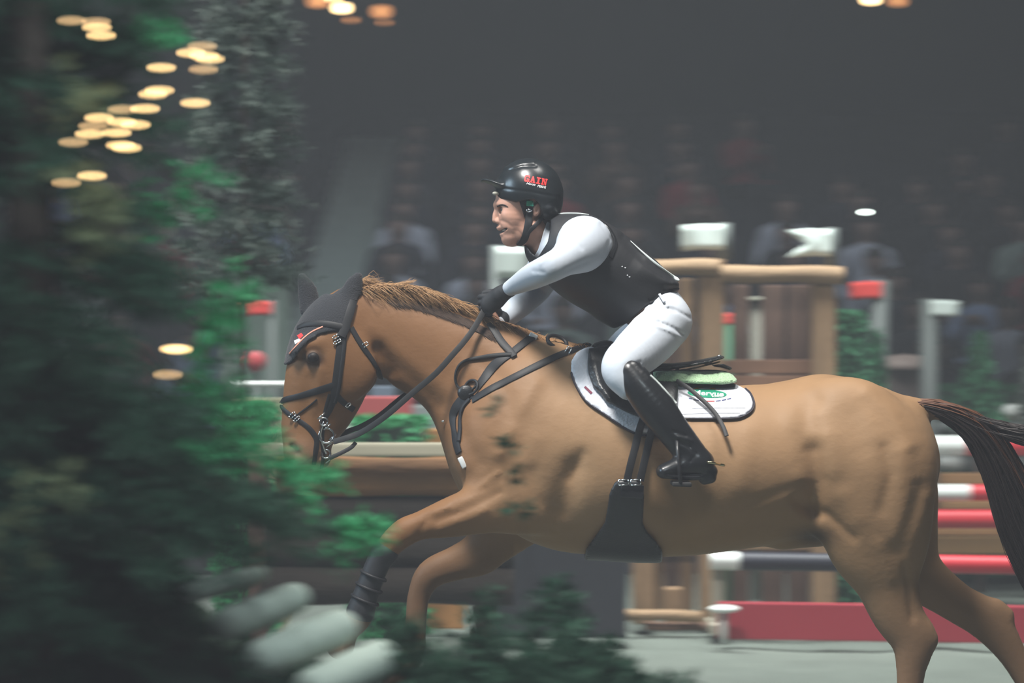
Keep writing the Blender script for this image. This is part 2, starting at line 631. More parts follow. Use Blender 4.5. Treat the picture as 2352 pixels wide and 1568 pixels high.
def text_on(name, body, size_px, place, field, lev, m, parent, bold=0.0, shear=0.0, off=0.0012, sx=1.0, align='CENTER', curve=0.0, y1=0.1):
    """flat lettering laid on a field's surface: place = (px, py, angle in degrees)"""
    cu = bpy.data.curves.new(name, 'FONT')
    cu.body = body; cu.size = 1.0; cu.align_x = align; cu.align_y = 'CENTER'
    cu.offset = bold; cu.shear = shear
    cu.resolution_u = 3
    to = bpy.data.objects.new(name, cu); COL.objects.link(to)
    dg = bpy.context.evaluated_depsgraph_get(); dg.update()
    me = bpy.data.meshes.new_from_object(to.evaluated_get(dg))
    bpy.data.objects.remove(to)
    bm = bmesh.new(); bm.from_mesh(me)
    bmesh.ops.triangulate(bm, faces=bm.faces[:])
    ca, sa = math.cos(math.radians(place[2])), math.sin(math.radians(place[2]))
    for v in bm.verts:
        x, y = v.co.x * size_px * sx, v.co.y * size_px
        y += curve * (x * x)
        v.co = Vector((place[0] + x * ca + y * sa, place[1] + x * sa - y * ca, 0))
    fine_project(bm, 5.0, field, lev, off, y1, origin_of(parent) if parent is not None else np.zeros(3), None)
    bm.to_mesh(me); bm.free()
    me.update()
    return link(name, me, m, parent, False)

def fine_project(bm, px_len, field, lev, off, y1, org, m2px):
    """split a flat picture-plane mesh finely and lay it on a field's surface"""
    for _ in range(4):
        es = [e for e in bm.edges if e.calc_length() > px_len]
        if not es: break
        bmesh.ops.subdivide_edges(bm, edges=es, cuts=1)
        bmesh.ops.triangulate(bm, faces=bm.faces[:])
    for v in bm.verts:
        p, ok = field.hit(v.co.x, v.co.y, lev, y1=y1)
        v.co = Vector(p + np.array([0, -1, 0]) * off - org)

def decal(name, polys, field, lev, m, parent, off=0.001, y1=0.1):
    """small flat shapes (lists of picture points) laid on a field's surface"""
    bm = bmesh.new()
    for poly in polys:
        bm.faces.new([bm.verts.new((x, y, 0)) for x, y in poly])
    bmesh.ops.triangulate(bm, faces=bm.faces[:])
    fine_project(bm, 6.0, field, lev, off, y1, origin_of(parent) if parent is not None else np.zeros(3), None)
    me = bpy.data.meshes.new(name); bm.to_mesh(me); bm.free()
    return link(name, me, m, parent, False)
# ------------------------------------------------------------------ the hall: floor, walls, roof, grandstand
M_sand = mat('arena_sand', (0.145, 0.170, 0.148), rough=0.92, var=0.30, vscale=2.6, bump=1.0, bscale=7)
M_dark = mat('dark_hall_wall', (0.035, 0.038, 0.048), rough=0.9)
M_tier = mat('dark_tier', (0.030, 0.032, 0.042), rough=0.9)
M_aisle = mat('aisle_concrete', (0.46, 0.56, 0.50), rough=0.9, var=0.12, vscale=4)
def wall(name, c, s, m):
    mb = MB(); mb.box(c, s); return props(mb.build(name, m, None, False), kind='structure')
# sand with hoof-churned relief
nx, ny = 110, 90
gx = np.linspace(-19.4, 19.4, nx); gy = np.concatenate([np.linspace(-11.4, -3, 12, endpoint=False), np.linspace(-3, 9.1, ny - 12)])
rs = np.random.default_rng(3)
zz = rs.normal(0, .012, (nx, len(gy)))
zz -= zz.max()
zz += .0
V = np.array([(x, y, zz[i, j]) for i, x in enumerate(gx) for j, y in enumerate(gy)])
n2 = len(gy)
Q = [(i * n2 + j, (i + 1) * n2 + j, (i + 1) * n2 + j + 1, i * n2 + j + 1) for i in range(nx - 1) for j in range(n2 - 1)]
fl = qmesh('floor', V, Q, M_sand); props(fl, kind='structure')
wall('wall_back', (0, 26.2, 6), (39, .3, 12.4), M_dark)
wall('wall_left', (-19.5, 7.3, 6), (.3, 38, 12.4), M_dark)
wall('wall_right', (19.5, 7.3, 6), (.3, 38, 12.4), M_dark)
wall('wall_front', (0, -11.5, 6), (39, .3, 12.4), M_dark)
wall('ceiling', (0, 7.3, 12.3), (39, 38, .2), M_dark)
wall('trim_1', (0, 9.1, .40), (39, .10, .86), mat('dark_barrier', (.045, .045, .055), rough=.6))
wall('trim_bounce_blocker', (0, -8.1, .03), (38.8, 6.6, .10), mat('bounce_blocker_dark', (.02, .02, .024), rough=.9))  # unseen dark slab added to stop floor bounce reaching the horse
ROW0, DROW, RISE, NROW = 9.75, .82, .255, 15
gs = empty('grandstand', (0, ROW0, 0)); gs['kind'] = 'structure'
AX0, AX1 = -2.02, -1.36
for i in range(NROW):
    z = .42 + RISE * i
    y = ROW0 + DROW * i
    for a, b in ((-14, AX0), (AX1, 14)):
        mb = MB(); mb.box(((a + b) / 2, y + DROW / 2 - .3, z / 2), (b - a, DROW + .02, z), bev=.01); mb.build('tier', M_tier, gs, False)
        mb = MB(); mb.box(((a + b) / 2, y + .22, z + .21), (b - a - .1, .36, .42), bev=.01); mb.build('bench', M_tier, gs, False)
    for h in (0, 1):
        zz_ = z + h * RISE / 2
        mb = MB(); mb.box(((AX0 + AX1) / 2, y - .3 + DROW * (.25 + .5 * h), zz_ / 2), (AX1 - AX0, DROW / 2 + .01, zz_), bev=.008); mb.build('aisle_step', M_aisle, gs, False)
# ------------------------------------------------------------------ the horse
H = grid_px(600, 2560, 600, 1905, -0.42, 0.42, 0.0085, fx=(630, 890), fz=(620, 1090), hf=0.0052)
# trunk
H.chain([(1170, 985, 0, 132, .95), (1290, 1030, 0, 222, .84), (1400, 1058, 0, 216, .93), (1550, 1080, 0, 197, 1.02),
         (1700, 1072, 0, 187, 1.06), (1830, 1058, 0, 184, 1.03), (1930, 1056, 0, 178, 1.0), (2005, 1062, 0, 152, 1.08)], k=0.03, sub=6)
H.chain([(1890, 930, 0, 52, 1.6), (1990, 952, 0, 50, 1.4), (2062, 966, 0, 40, 1.2)], k=0.10, sub=3)      # croup
H.chain([(1240, 850, 0, 44, .7), (1310, 835, 0, 36, .6), (1400, 862, 0, 36, .7)], k=0.09, sub=3)         # withers
# neck
H.chain([(838, 752, 0, 88, .50), (930, 785, 0, 101, .47), (1040, 833, 0, 120, .50), (1130, 888, 0, 152, .56), (1215, 955, 0, 182, .74)], k=0.05, sub=6)
H.chain([(1075, 985, 0, 52, 1.5), (1090, 1060, 0, 54, 1.7), (1130, 1130, 0, 60, 1.5)], k=0.08, sub=4)    # breast
# head
H.chain([(800, 715, 0, 56, .80), (782, 760, 0, 84, .74), (768, 808, 0, 99, .70), (752, 868, 0, 97, .64), (733, 928, 0, 84, .58),
         (711, 985, 0, 65, .66), (703, 1032, 0, 50, .90)], k=0.028, sub=5)
H.ell(800, 845, -.062, 68, 78, .040, k=0.03, ang=-20, mirror=True)      # cheeks
H.ell(733, 1052, 0, 27, 24, .038, k=0.03)                              # chin
H.ell(690, 1040, -.030, 34, 36, .030, k=0.03, mirror=True)             # muzzle sides
H.ell(712, 795, -.082, 36, 17, .022, k=0.03, ang=22, mirror=True)      # brow bones
# near foreleg
H.chain([(1285, 890, -.10, 92, .5), (1200, 960, -.14, 100, .6), (1150, 1030, -.15, 98, .72), (1190, 1120, -.16, 98, .68)], k=0.07, sub=5)
H.chain([(1260, 1010, -.17, 92, .55), (1262, 1110, -.17, 82, .55)], k=0.08, sub=3)                        # triceps
H.chain([(1205, 1138, -.18, 80, .68), (1106, 1168, -.20, 58, .75), (1034, 1188, -.20, 46, .8), (968, 1206, -.20, 33, .95), (930, 1222, -.20, 33, .95),
         (896, 1252, -.20, 29, .9), (868, 1294, -.20, 24, .8), (846, 1350, -.20, 24, .9), (826, 1412, -.20, 31, .9), (800, 1452, -.20, 24, .95), (782, 1482, -.20, 33, .95)], k=0.045, sub=5)
# far foreleg
H.chain([(1225, 1150, .16, 85, .6), (1135, 1238, .16, 58, .7), (1100, 1272, .16, 50, .75), (1050, 1292, .16, 40, .8), (990, 1318, .16, 34, .9), (962, 1368, .16, 26, .8),
         (954, 1438, .16, 25, .8), (945, 1500, .16, 31, .8), (925, 1540, .16, 25, .9), (908, 1572, .16, 33, .95)], k=0.045, sub=5)
# near hind leg
H.chain([(1950, 990, -.13, 120, .62), (1995, 1075, -.15, 142, .66), (2010, 1160, -.16, 134, .62), (2015, 1232, -.155, 120, .58), (2034, 1320, -.15, 78, .66), (2060, 1405, -.15, 60, .62),
         (2096, 1470, -.15, 50, .62), (2092, 1545, -.15, 33, .75), (2085, 1640, -.15, 29, .8), (2076, 1735, -.15, 33, .85), (2052, 1795, -.15, 26, .95), (2034, 1838, -.15, 32, .95)], k=0.06, sub=6)
H.chain([(2120, 1452, -.15, 24, .7), (2132, 1468, -.15, 22, .7)], k=0.03, sub=1)                          # point of the hock
H.chain([(1915, 1110, -.17, 50, .6), (1925, 1185, -.17, 48, .6)], k=0.07, sub=1)                          # stifle
# far hind leg
H.chain([(1995, 1030, .13, 130, .62), (2035, 1120, .15, 118, .62), (2062, 1210, .15, 92, .6), (2100, 1305, .15, 64, .62), (2190, 1378, .15, 47, .68), (2270, 1428, .15, 47, .62),
         (2330, 1510, .15, 32, .7), (2385, 1610, .15, 28, .8), (2426, 1690, .15, 33, .85), (2462, 1738, .15, 25, .9), (2484, 1780, .15, 32, .95)], k=0.06, sub=6)
H.chain([(2288, 1402, .15, 26, .7), (2308, 1412, .15, 21, .7)], k=0.03, sub=1)
# sheath and dock
H.chain([(1800, 1228, 0, 30, 1.2), (1880, 1218, 0, 34, 1.2)], k=0.05, sub=1)
H.chain([(2055, 946, 0, 30, 1.0), (2110, 936, 0, 22, 1.0), (2165, 950, 0, 17, 1.0)], k=0.03, sub=3)
# ears
for ex, ey, yy, tx, ty in ((800, 690, -.045, 822, 628), (716, 700, .055, 694, 630)):
    H.chain([(ex - 4, ey + 10, yy, 17, .7), (ex + (tx - ex) * .45, ey + (ty - ey) * .45, yy, 16, .55), (tx, ty + 8, yy, 5, .7)], k=0.012, sub=3)
# modelling of the muscles
g = H.groove
g([(718, 820)], 17, 0.012)                                                   # eye socket
H.ell(719, 820, -.094, 17, 16, .018, k=0.006, mirror=True)
g([(672, 1026), (682, 1040)], 8, 0.016)                                      # nostril
g([(712, 1062), (748, 1040)], 4, 0.006)                                      # mouth
g([(712, 870), (700, 960)], 14, 0.005)
g([(735, 850), (722, 940)], 12, -0.004)                                      # facial crest
g([(872, 806), (894, 852)], 20, 0.020)                                       # throat behind the jaw
g([(870, 800), (960, 880), (1010, 930)], 15, 0.006)                          # jugular groove
g([(850, 755), (940, 830), (1040, 905)], 18, -0.006)
g([(1070, 800), (1150, 870), (1180, 960)], 22, 0.010)                        # in front of the shoulder
g([(1050, 960), (1070, 1010), (1100, 1060)], 20, 0.010)
g([(1230, 880), (1180, 970), (1150, 1040)], 18, -0.0087)                      # spine of the shoulder blade
g([(1316, 1080), (1284, 1168)], 34, 0.024); g([(1336, 1044), (1308, 1095)], 15, 0.009)  # behind the elbow
g([(1215, 1090), (1235, 1150)], 22, 0.0116)
g([(1145, 1085), (1080, 1140), (1000, 1175)], 7, -0.0072)
g([(1150, 1130), (1060, 1175), (1000, 1195)], 7, 0.0087)
g([(1120, 1170), (1010, 1215)], 10, -0.0072)
g([(1110, 1120), (1040, 1160)], 6, 0.0058)
g([(985, 1190), (960, 1225)], 7, 0.0058)
g([(1865, 1040), (1875, 1100), (1865, 1160)], 26, 0.0290)                     # flank
g([(1870, 925), (1845, 1000)], 30, 0.0116)
g([(1880, 955)], 26, -0.007)
g([(1830, 1150), (1880, 1180)], 14, 0.0145)
g([(1990, 900), (2050, 950), (2090, 1020)], 16, -0.0072)
g([(2030, 1030), (2045, 1090), (2025, 1170)], 14, 0.0087)
g([(2075, 1040), (2085, 1130), (2060, 1230)], 22, -0.0101)
g([(2108, 1120), (2088, 1190), (2058, 1260)], 15, 0.006)
g([(2132, 1140), (2108, 1220), (2078, 1300)], 14, -0.005)
g([(1940, 1140), (1965, 1190)], 26, -0.0101)
g([(1900, 1180), (1960, 1235)], 10, 0.0087)
g([(2020, 1250), (2050, 1330)], 12, -0.0072)
g([(2078, 1300), (2095, 1420)], 8, 0.0116)
g([(1640, 1000), (1600, 1120)], 40, -0.0058)
g([(1720, 990), (1700, 1110)], 30, -0.0058)
g([(1700, 1165), (1790, 1130), (1840, 1115)], 10, 0.0043)
g([(1760, 900), (1790, 980), (1830, 1060)], 26, 0.006)
g([(1905, 1000), (1915, 1080)], 26, -0.008)
g([(1960, 960), (1985, 1030)], 24, 0.005)
g([(1230, 1010), (1205, 1080)], 22, -0.006)
g([(1120, 960), (1140, 1040)], 20, -0.006)
g([(1400, 1010), (1420, 1120)], 40, -0.004)
# flat foot
X, Y, Z = H.co((slice(None),) * 3)
H.F = np.maximum(H.F, -Z - 0 * X).astype(np.float32)

def coat_mat():
    m = bpy.data.materials.new('chestnut_coat')
    m.use_nodes = True
    n = m.node_tree.nodes; L = m.node_tree.links
    b = n['Principled BSDF']
    at = n.new('ShaderNodeAttribute'); at.attribute_name = 'coat'
    tc = n.new('ShaderNodeTexCoord')
    mp = n.new('ShaderNodeMapping'); mp.inputs['Scale'].default_value = (1, 1, 1.3)
    L.new(tc.outputs['Object'], mp.inputs[0])
    nz = n.new('ShaderNodeTexNoise'); nz.inputs['Scale'].default_value = 9; nz.inputs['Detail'].default_value = 6
    L.new(mp.outputs[0], nz.inputs['Vector'])
    mr = n.new('ShaderNodeMapRange'); mr.inputs['To Min'].default_value = 0.92; mr.inputs['To Max'].default_value = 1.08
    L.new(nz.outputs['Fac'], mr.inputs['Value'])
    mx = n.new('ShaderNodeMix'); mx.data_type = 'RGBA'; mx.blend_type = 'MULTIPLY'; mx.inputs[0].default_value = 1.0
    L.new(at.outputs['Color'], mx.inputs[6]); L.new(mr.outputs[0], mx.inputs[7])
    L.new(mx.outputs[2], b.inputs['Base Color'])
    b.inputs['Roughness'].default_value = 0.56
    b.inputs['Specular IOR Level'].default_value = 0.26
    b.inputs['Sheen Weight'].default_value = 0.05
    b.inputs['Sheen Roughness'].default_value = 0.4
    b.inputs['Sheen Tint'].default_value = (1.0, 0.85, 0.65, 1)
    hz = n.new('ShaderNodeTexNoise'); hz.inputs['Scale'].default_value = 42; hz.inputs['Detail'].default_value = 4
    L.new(mp.outputs[0], hz.inputs['Vector'])
    bp = n.new('ShaderNodeBump'); bp.inputs['Strength'].default_value = 0.16; bp.inputs['Distance'].default_value = 0.006
    L.new(hz.outputs['Fac'], bp.inputs['Height']); L.new(bp.outputs[0], b.inputs['Normal'])
    return m

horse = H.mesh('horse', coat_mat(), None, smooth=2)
props(horse, 'chestnut horse at full gallop wearing black tack, white pad and a rider', 'horse')
me = horse.data
co = np.empty(len(me.vertices) * 3, dtype=np.float32); me.vertices.foreach_get('co', co); co = co.reshape(-1, 3)
dd = D + co[:, 1]
vpx = CX + co[:, 0] * FPX / dd; vpy = CY - (co[:, 2] - CAMZ) * FPX / dd
def sstep(a, b, x):
    t = np.clip((x - a) / (b - a), 0, 1); return t * t * (3 - 2 * t)
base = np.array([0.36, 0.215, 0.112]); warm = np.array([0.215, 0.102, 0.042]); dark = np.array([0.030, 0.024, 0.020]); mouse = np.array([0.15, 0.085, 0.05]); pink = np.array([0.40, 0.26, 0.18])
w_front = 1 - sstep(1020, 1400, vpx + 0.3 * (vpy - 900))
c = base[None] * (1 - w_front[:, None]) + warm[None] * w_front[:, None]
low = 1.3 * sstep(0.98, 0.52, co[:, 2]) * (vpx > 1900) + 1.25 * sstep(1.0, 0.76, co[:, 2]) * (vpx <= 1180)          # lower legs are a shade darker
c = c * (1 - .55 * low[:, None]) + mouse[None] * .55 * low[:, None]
nos = np.exp(-((vpx - 679) ** 2 + (vpy - 1035) ** 2) / 13.0 ** 2)
c = c * (1 - nos[:, None]) + dark[None] * nos[:, None]
muz = sstep(985, 1060, vpy) * (vpx < 790)
c = c * (1 - .45 * muz[:, None]) + pink[None] * .45 * muz[:, None]
eye_ring = np.exp(-(((vpx - 719) / 27.0) ** 2 + ((vpy - 823) / 22.0) ** 2) ** 2)
c = c * (1 - .9 * eye_ring[:, None]) + dark[None] * .9 * eye_ring[:, None]
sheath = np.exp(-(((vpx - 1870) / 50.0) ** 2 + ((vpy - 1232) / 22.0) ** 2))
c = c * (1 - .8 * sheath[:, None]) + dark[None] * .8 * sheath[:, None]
hoofy = sstep(0.085, 0.075, co[:, 2]) * (vpx > 1900)
c = c * (1 - hoofy[:, None]) + np.array([0.09, 0.07, 0.055])[None] * hoofy[:, None]
earm = ((vpy < 700) & (vpx < 850) & (co[:, 2] > W(0, 702)[2])).astype(float)
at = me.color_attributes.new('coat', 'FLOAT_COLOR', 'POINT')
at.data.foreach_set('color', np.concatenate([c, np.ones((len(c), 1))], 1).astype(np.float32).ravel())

M_eye = mat('dark_eye', (0.012, 0.009, 0.008), rough=0.5, spec=.3)
mb = MB()
for s in (-1, 1):
    p, ok = H.hit(719, 820, 0.0)
    mb.ball((p[0], s * abs(p[1] + 0.006), p[2]), (0.019, 0.012, 0.0165), 16, 10)
    mb.build('eye', M_eye, horse); mb = MB()

# hair
rng = np.random.default_rng(7)
def strands(name, roots, paths, r0, m, parent, n=3, steps=7):
    V = []; F = []
    for root, path in zip(roots, paths):
        P = crom(np.vstack([root[None], path]), 3)
        k = len(P)
        R = r0 * rng.uniform(.6, 1.3) * np.clip(1 - (np.linspace(0, 1, k)) ** 3, .05, 1)
        T = np.gradient(P, axis=0); T /= np.linalg.norm(T, axis=1)[:, None] + 1e-9
        up = np.array([0.1, 1, 0.2])
        b = len(V)
        for p, t, r in zip(P, T, R):
            a = np.cross(t, up); a /= np.linalg.norm(a) + 1e-9
            c2 = np.cross(a, t)
            for j in range(n):
                th = 2 * math.pi * j / n
                V.append(p + r * (math.cos(th) * a + math.sin(th) * c2))
        for i in range(k - 1):
            for j in range(n):
                j2 = (j + 1) % n
                F.append((b + i * n + j, b + i * n + j2, b + (i + 1) * n + j2, b + (i + 1) * n + j))
    return qmesh(name, V, F, m, parent)

M_mane = mat('mane_hair', (0.36, 0.20, 0.09), rough=0.45, var=0.35, vscale=30, spec=0.5)
M_dock = mat('dock_hair', (0.15, 0.062, 0.032), rough=0.42, var=0.4, vscale=16)
M_tail = mat('tail_hair', (0.022, 0.015, 0.014), rough=0.42, var=0.5, vscale=16, spec=0.55)
crest = crom([(812, 672), (860, 664), (920, 666), (985, 684), (1050, 708), (1120, 742), (1200, 768), (1290, 797), (1340, 803)], 20)
roots = []; paths = []
for i in range(3200):
    t = rng.random() ** 1.15
    x, y = crest[min(len(crest) - 1, int(t * len(crest)))]
    yy = rng.normal(0, .010)
    r = W(x, y + rng.uniform(6, 16), yy)
    ln = (30 if x < 1100 else 14) * rng.uniform(.6, 1.5)
    if x > 1180: ln *= .6
    lift = rng.uniform(-7, 5) - (2 if x < 1000 else 0)
    a = W(x + ln * .45, y - 5 + lift * .8, yy + rng.normal(0, .012) - .012)
    bnd = W(x + ln * 1.2, y - 2 + lift + ln * .30 + rng.normal(0, 4), yy + rng.normal(-.012, .02))
    e = W(x + ln * 2.1, y + 12 + lift + ln * .66 + rng.normal(0, 6), yy + rng.normal(-.02, .025))
    roots.append(r); paths.append(np.array([a, bnd, e]))
for i in range(220):     # flyaway locks behind the poll
    x, y = (828, 668) if i % 3 else (915, 668)
    yy = rng.normal(-.005, .012)
    r = W(x + rng.normal(0, 8), y + 8, yy)
    roots.append(r)
    if i % 3:
        paths.append(np.array([W(x + rng.uniform(-6, 6), y - 14 + rng.normal(0, 4), yy), W(x + rng.uniform(8, 32), y - 20 + rng.normal(0, 6), yy), W(x + rng.uniform(20, 60), y - 18 + rng.normal(0, 9), yy)]))
    else:
        paths.append(np.array([W(x - 10 + rng.uniform(-6, 6), y - 12, yy), W(x + 10, y - 16 + rng.normal(0, 3), yy), W(x + rng.uniform(25, 45), y - 24 + rng.normal(0, 4), yy)]))
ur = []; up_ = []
for i in range(900):  # dark strands stand in for the shade below the mane
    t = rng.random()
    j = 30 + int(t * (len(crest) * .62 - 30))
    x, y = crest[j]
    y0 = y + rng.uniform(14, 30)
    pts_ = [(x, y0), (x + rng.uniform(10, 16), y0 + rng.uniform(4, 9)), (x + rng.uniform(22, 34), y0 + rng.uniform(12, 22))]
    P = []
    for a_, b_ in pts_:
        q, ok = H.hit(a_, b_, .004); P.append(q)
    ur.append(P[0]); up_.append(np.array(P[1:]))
um = strands('mane_shade_strands', ur, up_, 0.0014, mat('mane_shade_dark', (.045, .024, .014), rough=.6), horse); um['label'] = 'dark strands painting the shade under the blown mane'
mane = strands('mane', roots, paths, 0.0011, M_mane, horse)

roots = []; paths = []; droots = []; dpaths = []
core = crom([(2068, 928), (2140, 934), (2210, 965), (2262, 1010), (2300, 1080), (2335, 1165), (2375, 1260), (2420, 1370), (2450, 1470)], 6)
for i in range(2600):
    yy = rng.normal(0, .022)
    st = rng.choice([0, 4, 8, 12, 16], p=[.25, .25, .25, .15, .1])
    ox = rng.uniform(-1, 1)
    end = rng.choice([32, 38, 44, 48], p=[.15, .25, .35, .25])
    idx = np.linspace(st, end, 7).round().astype(int)
    P = []
    for q, j in enumerate(idx):
        c0 = core[min(j, len(core) - 1)]; c1 = core[max(0, min(j, len(core) - 1) - 1)]
        tan = core[min(j + 1, len(core) - 1)] - c1; tan /= np.linalg.norm(tan) + 1e-6
        nn = np.array([-tan[1], tan[0]])
        wd_ = np.interp(j, [0, 6, 12, 18, 24, 30, 36, 42, 48], [9, 15, 25, 38, 44, 56, 62, 52, 30])
        jit = rng.normal(0, 2.5)
        P.append(W(*(c0 - nn * (ox * wd_ + jit) * (1 if q else .6)), yy * (0.5 + q * .22)))
    if ox > .45 and st < 8:
        droots.append(P[0]); dpaths.append(np.array(P[1:4] if rng.random() < .6 else P[1:]))
    else:
        roots.append(P[0]); paths.append(np.array(P[1:]))
core2 = crom([(2130, 932), (2190, 946), (2250, 972), (2310, 990), (2365, 1003), (2430, 1025), (2480, 1060)], 6)
for i in range(520):
    yy = rng.normal(0, .02)
    ox = rng.uniform(-1, 1)
    st = rng.integers(0, 14); end = rng.integers(24, 36)
    idx = np.linspace(st, end, 6).round().astype(int)
    P = []
    for q, j in enumerate(idx):
        c0 = core2[min(j, len(core2) - 1)]
        wd_ = np.interp(j, [0, 10, 20, 36], [8, 14, 18, 42])
        P.append(W(c0[0] + rng.normal(0, 2), c0[1] + ox * wd_ + rng.normal(0, 2), yy * (.5 + q * .3)))
    roots.append(P[0]); paths.append(np.array(P[1:]))
tail = strands('tail', roots, paths, 0.0024, M_tail, horse)
dh = strands('tail_top_hair', droots, dpaths, 0.0024, M_dock, horse); dh['label'] = 'reddish hair along the top of the tail'
tail['label'] = 'dark brown tail streaming out behind the horse'
# ------------------------------------------------------------------ tack
M_leather = mat('black_leather', (0.016, 0.017, 0.019), rough=0.38, var=0.3, vscale=40, bump=0.12, bscale=220, spec=0.55)
M_leather2 = mat('black_polished_leather', (0.014, 0.015, 0.017), rough=0.20, spec=0.6, bump=0.05, bscale=60)
M_strap = mat('dark_strap_leather', (0.015, 0.015, 0.017), rough=0.55, spec=0.35)
M_rein = mat('rein_leather', (0.020, 0.020, 0.021), rough=0.6, spec=0.3)
M_cloth = mat('white_quilted_cotton', (0.72, 0.74, 0.80), rough=0.85, bump=0.25, bscale=120)
M_trim = mat('navy_trim', (0.02, 0.018, 0.035), rough=0.6)
M_metal = mat('bright_steel', (0.82, 0.84, 0.86), rough=0.18, metal=1.0)
M_knit = mat('black_knit', (0.018, 0.019, 0.024), rough=0.85, sheen=0.2, bump=0.4, bscale=260)
M_fleece = mat('pale_green_fleece', (0.46, 0.70, 0.42), rough=0.95, var=0.12, vscale=60, bump=1.0, bscale=130, sheen=0.5)
M_green = mat('green_print', (0.0, 0.26, 0.14), rough=0.6)
M_white = mat('white_print', (0.85, 0.87, 0.88), rough=0.6)
M_orange = mat('orange_print', (0.80, 0.40, 0.06), rough=0.6)
M_blue = mat('blue_print', (0.05, 0.06, 0.20), rough=0.6)
M_redp = mat('red_print', (0.80, 0.05, 0.05), rough=0.55)
M_maroon = mat('maroon_label', (0.20, 0.02, 0.06), rough=0.6)
M_cream = mat('cream_piping', (0.78, 0.76, 0.46), rough=0.5)
M_pinkp = mat('pink_piping', (0.75, 0.32, 0.22), rough=0.5)

# --- ear bonnet
hp = W(760, 720, 0)
bon = empty('ear_bonnet', W(760, 740, 0), 'black knitted ear bonnet with pink piping on the horse forehead', 'ear bonnet')
bf = shell(H, [(640, 672), (672, 676), (672, 610), (712, 610), (735, 672), (762, 676), (788, 658), (806, 612), (845, 612), (834, 668), (814, 700), (803, 762), (767, 762), (735, 768), (711, 782), (693, 801), (668, 834), (640, 842)], 0.0105, edge=0.003)
bf.mesh('hood', M_knit, bon, smooth=1)
strap('piping', [(665, 812), (680, 795), (698, 776), (718, 761), (742, 750)], 4, H, M_pinkp, bon, lev=0.0105, thick=0.0025, label='pink piping along the lower edge')
decal('badge', [[(682, 770), (692, 764), (697, 770), (688, 779)]], H, 0.0105, M_redp, bon, off=0.002)
decal('badge', [[(675, 782), (687, 777), (692, 781), (678, 790)]], H, 0.0105, M_white, bon, off=0.002)

# --- bridle
br = empty('bridle', W(770, 860, -.1), 'black leather bridle with crossed noseband and reins on the horse head', 'bridle')
strap('headpiece', [(812, 690), (803, 720), (792, 755), (784, 772)], [18, 20, 20, 20], H, M_strap, br, lev=0.0105)
strap('browband', [(684, 752), (705, 744), (745, 743), (790, 751)], [10, 13, 14, 14], H, M_strap, br, lev=0.0105)
strap('cheek_strap', [(785, 764), (782, 804), (776, 850), (771, 890), (766, 915), (756, 942), (744, 962)], [21, 21, 20, 20, 18, 15, 12], H, M_strap, br)
strap('cheek_strap', [(793, 770), (789, 810), (783, 855), (778, 895), (770, 925)], 8, H, M_strap, br, lev=0.003)
strap('noseband', [(644, 924), (656, 917), (684, 910), (712, 902), (740, 894), (772, 884)], [13, 13, 13, 15, 17, 18], H, M_strap, br)
strap('flash_strap', [(645, 932), (656, 944), (678, 960), (702, 976), (718, 992), (727, 1010), (725, 1035), (721, 1066)], [12, 11, 11, 11, 12, 12, 12, 10], H, M_strap, br)
strap('flash_strap', [(758, 905), (748, 940), (742, 975), (740, 1010), (742, 1050), (738, 1074)], 9, H, M_strap, br)
strap('keeper_strap', [(728, 917), (712, 931), (694, 944), (680, 955)], 4, H, M_strap, br)
strap('throat_lash', [(807, 752), (820, 775), (836, 800), (852, 822), (866, 845), (874, 868)], 12, H, M_strap, br, lev=0.002)
strap('chin_strap', [(771, 905), (790, 925), (812, 940)], 14, H, M_strap, br)
mb = MB()
def buckle(px, py, ang, w, h, f=H, parent=None, name='buckle', lev=0.004):
    p, ok = f.hit(px, py, lev)
    ca, sa = math.cos(math.radians(ang)), math.sin(math.radians(ang))
    s = mpp(-.15); mb = MB()
    P = []
    for x, z in ((-w, -h), (w, -h), (w, h), (-w, h), (-w, -h)):
        P.append(p + np.array([(x * ca - z * sa) * s, -.004, (x * sa + z * ca) * s]))
    for a, b in zip(P[:-1], P[1:]):
        mb.tube(np.array([a, b]), 0.0019, 6)
    return mb.build(name, M_metal, parent)
for b in ((773, 772, 30, 9, 3), (775, 785, 30, 9, 3), (838, 792, 32, 8, 4), (672, 953, 40, 8, 4), (682, 962, 40, 8, 3), (800, 930, 40, 6, 3)):
    buckle(*b, parent=br)
mb = MB()
bp = []
for (x, y, r, rr) in ((744, 968, 9, 2.2), (750, 1000, 17, 3.0), (749, 1042, 10, 2.4)):
    p, ok = H.hit(x, y, 0.010)
    V, F = torus(p, r * mpp(-.1), rr * mpp(-.1), (0.12, -1, .1), 26, 8)
    pmesh('bit_ring', V, F, M_metal, br)
    bp.append(p)
mb.tube(crom([bp[0], bp[1] + np.array([-.02, -.004, 0]), bp[2]], 6), 0.004, 8)
mb.build('bit_shank', M_metal, br)
for (x, y) in ((738, 955), (752, 980), (764, 1003), (757, 1020), (756, 1056)):
    p, ok = H.hit(x, y, 0.010)
    MB().tube(np.array([p + [-.012, -.003, -.010], p + [.012, -.004, .010]]), .0032, 8).build('bit_link', M_metal, br)
pr = bp[1]
def rein(name, pts, w, m, parent, ny=(0.2, -0.9, 0.4)):
    """pts rows (px, py, Y)"""
    P = crom(np.array([W(*q) for q in pts]), 8)
    T = np.gradient(P, axis=0); T /= np.linalg.norm(T, axis=1)[:, None]
    N = np.array([np.asarray(ny, float) - t * np.dot(t, ny) for t in T]); N /= np.linalg.norm(N, axis=1)[:, None]
    return ribbon(name, P, N, w * mpp(), 0.003, m, parent, base=0.002)
def on_horse(px, py, lev=0.008):
    p, ok = H.hit(px, py, lev); return float(p[1])
y0 = float(pr[1])
